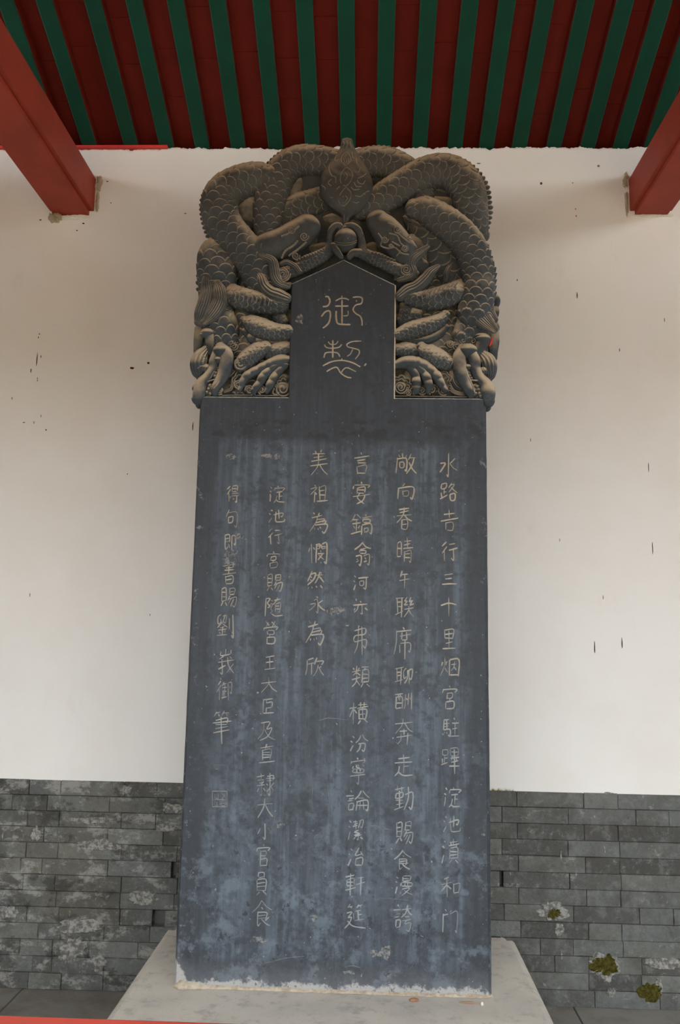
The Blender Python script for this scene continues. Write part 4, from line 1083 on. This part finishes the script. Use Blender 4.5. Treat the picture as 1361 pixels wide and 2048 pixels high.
hd = h.build('head', dl)
p = Part(); tube(p, Z1([(265,410,6),(250,320,8),(245,240,9),(235,180,10)], ZD), .030, .9); blob(p, *Z1([(215,165)], ZD)[0], 13, 10, .024, 1.0); blob(p, *Z1([(180,185)], ZD)[0], 9, 6, .022, 1.0)
tube(p, Z1([(110,110,8),(110,250,10),(95,380,8),(85,430,6)], ZD), .075, .9)
p.build('horn', dl)

# ================= dragon on the other side
d = Part()
tube(d, Z1([(60,300,26),(180,285,29),(300,265,30),(420,275,31),(540,330,31),(640,430,28),(700,520,24)], ZB), .082, .8, scales=(SC, 8))
tube(d, Z1([(200,650,20),(300,610,28),(430,530,31),(590,430,32),(740,355,33),(880,340,34),(1000,400,35),(1070,510,34),(1095,640,32),(1130,760,26),(1180,850,14)], ZB), .060, .85, scales=(SC, 8))
tube(d, Z1([(640,640,20),(720,650,27),(850,730,32),(980,830,33),(1080,950,33),(1130,1080,32),(1145,1200,32),(1140,1340,34),(1120,1480,34)], ZB), .042, .9, scales=(SC, 8), flip=True)
tube(d, Z1([(620,720,18),(720,830,32),(830,960,36),(900,1080,34),(950,1220,26)], ZB), .085, .6, scales=(18, 6))
tube(d, Z1([(1090,560,30),(1080,700,33),(1060,830,33),(1060,960,32),(1000,1080,30),(930,1200,26)], ZE), .064, .8, scales=(SC*1.05, 8), flip=True)
tube(d, [(850,530,30),(862,600,44),(872,660,50),(865,720,48),(870,780,40)], .095, .35, scales=(13, 12), flip=True)
dr = d.build('dragon', stele, label='carved grey dragon with a red smear beside its horn')
p = Part()
fin(p, Z1([(700,275),(790,235),(870,222),(960,230),(1040,262),(1120,320),(1185,400),(1220,480),(1230,570),(1240,640),(1225,740),(1190,840)], ZB), .080, 6, 10)
fin(p, Z1([(200,170),(300,148),(400,148),(490,170),(570,225),(640,290)], ZB), .09, 5, 10, .4)
fin(p, Z1([(960,680),(1080,765),(1160,850),(1210,930),(1245,1040),(1262,1150),(1268,1250),(1270,1340)], ZB), .062, 6, 12, .75)
fin(p, Z1([(1240,250),(1280,360),(1285,480),(1280,600),(1280,690)], ZE), .075, 6, 12, .7)
fin(p, Z1([(1310,720),(1320,800),(1300,920),(1300,1040),(1315,1120)], ZE), .085, 7, 26, .4)
fin(p, Z1([(560,700),(650,750),(760,830),(870,910),(970,1010),(1010,1110)], ZB), .050, 3, 40, .15)
p.build('dorsal_fin', dr)
p = Part()
tube(p, Z1([(680,1110,20,.06),(610,1040,24,.015),(540,960,27),(470,880,29),(400,800,28),(345,740,23)], ZB), .028, .95)
tube(p, Z1([(1400,800,13),(1230,735,13),(1110,680,13),(1000,630,13),(890,575,12)], ZG), .030, .8, scales=(7.5, 9), amp=1.6)
tube(p, Z1([(1200,650,4),(1110,625,6),(1020,590,7),(920,560,5)], ZG), .020, .8, beads=(7, 1.4))
p.build('hind_leg', dr)
p = Part()
for q in ([(350,830),(380,880),(370,930),(430,950),(480,945),(540,990),(590,1000)],[(430,750),(480,770),(500,820),(540,860),(590,900)],[(440,830),(500,850),(530,910),(580,950)],[(460,900),(520,930)]):
    tube(p, Z1([(x, y, 1.5) for x, y in q], ZB), -.030, .9, ring=10, wr=.5)
for q, r_ in (((400,880),7),((500,800),8),((560,950),7),((450,930),5)):
    x, y = Z1([q], ZB)[0]; spiral(p, x, y, r_, 1.8, 1.3, -.030, boss=False)
for k_ in range(6):
    x, y = Z1([(520+k_*18, 990-k_*30)], ZB)[0]
    tube(p, [(x-6, y+5, 1.2), (x, y, 1.5), (x+8, y+2, 1.2)], -.020, .9, ring=10, wr=.4)
p.build('thigh_curls', dr)
p = Part()
tube(p, Z1([(870,580,10),(865,490,8),(850,390,7)], ZG), .018, .9)
tube(p, Z1([(730,600,6),(770,560,8),(840,560,9)], ZG), .014, .9)
tube(p, Z1([(690,275,5),(750,270,6.5),(815,310,7),(850,380,6)], ZG), .012, .9)
tube(p, Z1([(655,370,3),(660,330,4),(680,290,4)], ZG), .000, .9)
p.build('claw', dr)
p = Part()
tube(p, Z1([(470,90,4),(380,160,8),(290,230,10),(250,320,10),(280,420,9),(200,480,6),(110,500,4)], ZE), .016, .8, ridges=(14, 1.1))
x, y = Z1([(205,370)], ZE)[0]; spiral(p, x, y, 12, 2.4, 1.6, .008)
for k_ in range(5): tube(p, Z1([(60,430+k_*18,1.6),(120,440+k_*16,2),(180,420+k_*18,1.4)], ZE), .05, .9, ring=10)
p.build('hair_tuft', dr)
p = Part()
tube(p, Z1([(1100,440,7),(1085,560,14),(1060,680,17),(1060,800,19),(1110,930,19),(1200,1030,15),(1290,1110,8)], ZE), .004, .42, ridges=(23, 1.5))
tube(p, Z1([(1190,700,9),(1190,800,14),(1220,900,13),(1290,990,8)], ZE), .014, .42, ridges=(18, 1.5))
p.build('mane', dr)
p = Part()
tube(p, Z1([(980,560,17,.06),(880,610,20,.02),(790,665,22),(660,720,23),(500,750,21),(370,750,17),(250,730,15)], ZE), .020, .95, scales=(11, 9), amp=2.0)
tube(p, Z1([(200,840,14),(190,930,14),(150,1010,11)], ZE), .06, .8, scales=(7, 10), amp=1.6)
tube(p, Z1([(330,850,10),(330,930,14),(300,1000,12)], ZE), .055, .8, scales=(12, 6), amp=1.6)
p.build('foreleg', dr)
p = Part()
tube(p, Z1([(600,330,4),(510,400,9),(440,490,11),(330,590,12),(220,640,13),(130,700,10)], ZE), .004, .85, ridges=(13, .8))
tube(p, Z1([(760,310,4),(710,400,6),(690,500,5)], ZE), .05, .85, ridges=(8, .7))
x, y = Z1([(265,670)], ZE)[0]; spiral(p, x, y, 10, 2, 1.4, .008)
for k_ in range(9):
    x, y = Z1([(400+k_*52, 690-k_*14)], ZE)[0]
    tube(p, [(x+4, y-8, 1.1), (x-1, y-1, 1.7), (x+1, y+8, 1.2)], -.021, .9, ring=10, wr=.4)
p.build('elbow_tuft', dr)
p = Part()
tube(p, Z1([(90,190,11),(220,150,17),(360,110,18),(500,70,17),(620,10,14),(690,-60,9)], ZF), .018, .9, scales=(9, 10), amp=2.0)
tube(p, Z1([(180,265,7),(320,265,9),(470,240,10),(600,180,10),(690,90,7)], ZF), .050, .8)
p.build('foreleg', dr)
p = Part()
tube(p, Z1([(390,330,9),(440,390,16),(540,450,19),(640,510,19),(700,540,15)], ZF), .024, .9, scales=(8, 11), amp=1.8)
tube(p, Z1([(100,380,13),(200,380,16),(330,390,13)], ZF), .048, .8, scales=(8, 9), amp=2.0, flip=True)
x, y = Z1([(705,500)], ZF)[0]; spiral(p, x, y, 13, 1.7, 2.0, .010)
p.build('forearm', dr)
p = Part()
tube(p, Z1([(80,560,9),(170,540,13),(280,535,14),(360,560,11)], ZF), .020, .9)
tube(p, Z1([(340,530,11),(440,570,10),(530,640,9),(590,710,9.5),(630,790,8),(690,880,5)], ZF), .018, .9, beads=(17, 0.9))
tube(p, Z1([(330,560,11),(410,640,8),(460,730,9),(480,830,8),(470,900,4)], ZF), .020, .9, beads=(17, 0.9))
tube(p, Z1([(270,590,11),(320,690,8),(330,780,9),(325,880,7),(300,920,3)], ZF), .024, .9, beads=(17, 0.9))
p.build('paw', dr)
p = Part()
x, y = Z1([(135,840)], ZF)[0]; spiral(p, x, y, 13, 2.2, 1.7, .046); scallop(p, x, y, 23, 5, math.pi*1.2, math.pi*2.3, 1.6, .046)
x, y = Z1([(660,740)], ZF)[0]; scallop(p, x, y, 16, 3, math.pi*1.1, math.pi*2.1, 1.5, .046)
for q, r_, a_ in (((400,880),9,0),((520,870),9,2),((660,880),10,1),((230,910),7,3)):
    x, y = Z1([q], ZF)[0]; spiral(p, x, y, r_, 1.8, 1.6, .046, a0=a_)
for k_ in range(4): tube(p, Z1([(745-k_*0,790+k_*30,1.8),(790,870+k_*14,2),(860,900+k_*12,2),(930,905+k_*12,1.6)], ZF), .062, .9, ring=10)
tube(p, Z1([(770,600,5),(790,700,9),(830,800,9),(900,860,5)], ZF), .06, .9, ridges=(12, .8))
tube(p, Z1([(70,948,1.5),(600,955,1.5),(1180,965,1.5)], ZF), .046, 1.0)
p.build('cloud_scroll', dr)
h = Part()
blob(h, *Z1([(960,390)], ZF)[0], 20, 16, .020, 1.1)
tube(h, Z1([(900,360,10),(860,450,13),(860,560,14),(890,690,14),(940,800,12),(990,890,11),(1010,940,8)], ZF), .018, .95)
tube(h, Z1([(1010,420,11),(1050,520,12),(1060,620,11),(1110,720,11),(1180,800,13),(1215,900,15),(1220,1010,12)], ZF), .018, .95)
tube(h, Z1([(1140,430,9),(1200,500,15),(1235,590,15),(1250,680,10),(1235,740,5)], ZF), .040, .95, ridges=(13, .7))
blob(h, *Z1([(1255,860)], ZF)[0], 8, 10, .04, 1.0); blob(h, *Z1([(1235,1010)], ZF)[0], 11, 12, .035, 1.0); blob(h, *Z1([(1200,1090)], ZF)[0], 9, 8, .045, 1.0)
blob(h, *Z1([(1160,640)], ZF)[0], 9, 10, .03, .9, ridg=(4, .8))
blob(h, *Z1([(1085,880)], ZF)[0], 13, 17, .035, .4, wr=.3); blob(h, *Z1([(980,690)], ZF)[0], 9, 14, .03, .4, wr=.2); blob(h, *Z1([(960,590)], ZF)[0], 8, 7, .010, .9)
for x_, y_ in [(960,660),(990,700),(975,740),(1010,730),(1040,820),(1085,830),(1050,870),(1100,870),(1060,915),(1110,915),(1130,950)]:
    blob(h, *Z1([(x_, y_)], ZF)[0], 3.8, 4.0, .018, 1.2, seg=(10, 7), wr=.35)
for q, r_ in (((830,320),10),((910,255),9),((1030,265),9),((750,300),8),((960,180),6)):
    x, y = Z1([q], ZF)[0]; spiral(h, x, y, r_, 1.8, 1.3, .038)
tube(h, Z1([(945,670,1.4),(990,740,1.6),(1030,830,1.6),(1050,900,1.4)], ZF), .000, .9, ring=10, wr=.5)
tube(h, Z1([(990,745,1.4),(1060,752,1.6),(1135,752,1.4)], ZF), .004, .9, ring=10, wr=.5)
h.build('head', dr)
p = Part(); tube(p, Z1([(1080,430,7),(1120,350,10),(1150,280,13)], ZF), .030, .9); blob(p, *Z1([(1155,240)], ZF)[0], 15, 11, .022, 1.0); blob(p, *Z1([(1140,205)], ZF)[0], 13, 7, .018, 1.0)
tube(p, Z1([(1300,130,8),(1290,260,11),(1280,380,10),(1290,470,7)], ZF), .08, .9)
hn = p.build('horn', dr)
p = Part(); tube(p, Z1([(1268,235,1.6),(1258,275,2),(1238,320,1.6)], ZF), .006, .8); o = p.build('red_daub', dr, M_RED_DAUB, 'small smear of red paint')

# ================= flame jewel and pearl
RIMX = [(715,115),(790,140),(820,250),(900,390),(985,520),(1050,640),(1105,800),(1110,930),(1060,1090),(960,1220),(840,1300),(770,1330),(735,1420)]
LIMX = [(715,115),(650,130),(625,200),(600,290),(500,430),(400,560),(330,690),(300,820),(310,950),(370,1080),(470,1190),(570,1255),(640,1310),(650,1420)]
RR = cr(np.array(RIMX, float), 60); LL = cr(np.array(LIMX, float), 60)
p = Part()
n = 70; m = 41
ys = np.concatenate([np.linspace(116, 1418, n)])
def xat(Cv, y):
    o_ = np.argsort(Cv[:, 1]); return np.interp(y, Cv[o_, 1], Cv[o_, 0])
xr_, xl_ = xat(RR, ys), xat(LL, ys)
Vf = np.zeros((n, m, 3))
for i in range(n):
    for j in range(m):
        t = j/(m-1)*2-1
        x = (xl_[i]+xr_[i])/2+(xr_[i]-xl_[i])/2*math.sin(t*math.pi/2)
        px, py = 600+x/7.561, 260+ys[i]/7.561
        half = (xr_[i]-xl_[i])/2/7.561*.0022
        dome = math.cos(t*math.pi/2)**.7
        dep = .045-(.055*min(1, half/.11)+.012)*dome-.006*math.sin(min(1, (i/n)*1.2)*math.pi)
        # carved curls as gentle relief
        rel = .0022*math.sin(x/38+math.sin(ys[i]/70)*2)*math.sin(ys[i]/42+math.cos(x/60)*1.6)*dome
        Vf[i, j] = onY(px, py, DS+dep-rel)[:]
i, j = np.meshgrid(np.arange(n-1), np.arange(m-1), indexing='ij')
p.add(Vf, np.stack([i*m+j, i*m+j+1, (i+1)*m+j+1, (i+1)*m+j], -1).reshape(-1, 4))
Vb = Vf.copy(); Vb[..., 1] = DS+BACK+.06
p.add(Vb, np.stack([(i+1)*m+j, (i+1)*m+j+1, i*m+j+1, i*m+j], -1).reshape(-1, 4))
b0_ = 0; b1_ = n*m
rimi = [(i_*m) for i_ in range(n)]+[((n-1)*m+j_) for j_ in range(1, m)]+[(i_*m+m-1) for i_ in range(n-2, -1, -1)]+[j_ for j_ in range(m-2, 0, -1)]
p.F.append(np.array([(rimi[q], rimi[(q+1) % len(rimi)], n*m+rimi[(q+1) % len(rimi)], n*m+rimi[q]) for q in range(len(rimi))]))
fl = p.build('flame_jewel', stele, M_FLAME, 'dark pointed flame-shaped jewel rising above the pearl')
p = Part()
def ln(P, hw, off): tube(p, Z1([(x, y, hw) for x, y in P], ZH), off, .8, ring=10)
def fo_(x, y):   # depth of the jewel face at a traced point
    i_ = int(np.clip(np.searchsorted(ys, y), 0, n-1)); xx = (x-(xl_[i_]+xr_[i_])/2)/((xr_[i_]-xl_[i_])/2+1e-6); xx = max(-.98, min(.98, xx)); j_ = int((math.asin(xx)/(math.pi/2)+1)/2*(m-1)); return float(Vf[i_, j_, 1]-DS)
def lnf(P, hw):
    tube(p, [(600+x/7.561, 260+y/7.561, hw, fo_(x, y)) for x, y in P], 0.000, .9, ring=10, wr=.45)
lnf([(690,540),(630,480),(640,400),(700,340),(760,400),(770,480),(690,545)], .9)
for x_ in (665,700,735): lnf([(x_-10,430),(x_+12,470),(x_,510)], .8)
lnf([(720,570),(790,640),(795,720),(740,820),(680,850),(620,790),(620,680),(680,590),(720,570)], .9)
lnf([(690,650),(720,710),(690,760)], .9); lnf([(670,690),(700,720)], .9)
lnf([(700,870),(770,950),(760,1050),(665,1150),(585,1070),(620,960),(700,870)], 1.0)
lnf([(690,1000),(720,1040),(665,1110),(620,1060),(660,1010)], .9)
lnf([(665,1150),(670,1280),(672,1400)], 1.0); lnf([(640,1200),(648,1300),(650,1400)], .8)
for P in ([(470,500),(440,590),(480,690),(540,720),(545,800)],[(330,840),(380,880),(400,950),(500,950),(530,990),(480,1030),(440,990)],[(870,770),(900,810),(960,820),(990,770)],[(780,870),(820,910),(900,900)],[(810,1090),(850,1110),(900,1090)],
          [(980,980),(1010,940),(1050,930)],[(840,640),(890,640),(930,570)],[(790,340),(800,420),(830,440)],[(850,430),(870,520),(900,560)],[(880,740),(960,700),(1010,660)],[(840,1000),(920,1010),(980,960)],[(560,380),(530,450),(560,480),(590,450)],[(480,750),(430,800),(470,850)],[(560,900),(600,860)],[(820,800),(860,860),(930,860)],[(660,180),(670,230),(650,260)],[(715,170),(722,230),(705,270)],[(765,180),(770,240),(780,280)]):
    lnf(P, .95)
p.build('scroll_lines', fl)
p = Part(); blob(p, 692, 482, 23, 25, .022, 1.0, seg=(40, 24), rough=0)
pe = p.build('pearl', stele, M_CARVE, 'round pearl held between two claws')
p = Part(); tube(p, Z1([(575,440,1),(640,458,1.2),(740,455,1.2),(805,430,1)], ZG), -.028, .8, ring=10); tube(p, Z1([(580,465,1),(640,478,1.2),(740,475,1.2),(800,450,1)], ZG), -.029, .8, ring=10)
p.build('groove', pe)
# roughly dressed ground filling the gaps between the bodies
for q in [(620,470,18,24),(760,470,14,26),(560,500,30,30),(835,500,40,40),(500,420,26,30),(890,370,22,20),(880,410,30,20),(575,650,16,30),(805,650,18,26),(640,500,20,16),(740,500,18,16),(590,380,16,30),(690,440,40,20),(450,690,24,26),(500,700,26,26),(880,690,26,24),(910,660,22,24),(560,760,18,20),(820,760,18,20)]:
    p = Part(); blob(p, *q, .088, .5, seg=(24, 12), rough=.15, seed=q[0], wr=.35)
    p.build('rough_boss', stele)
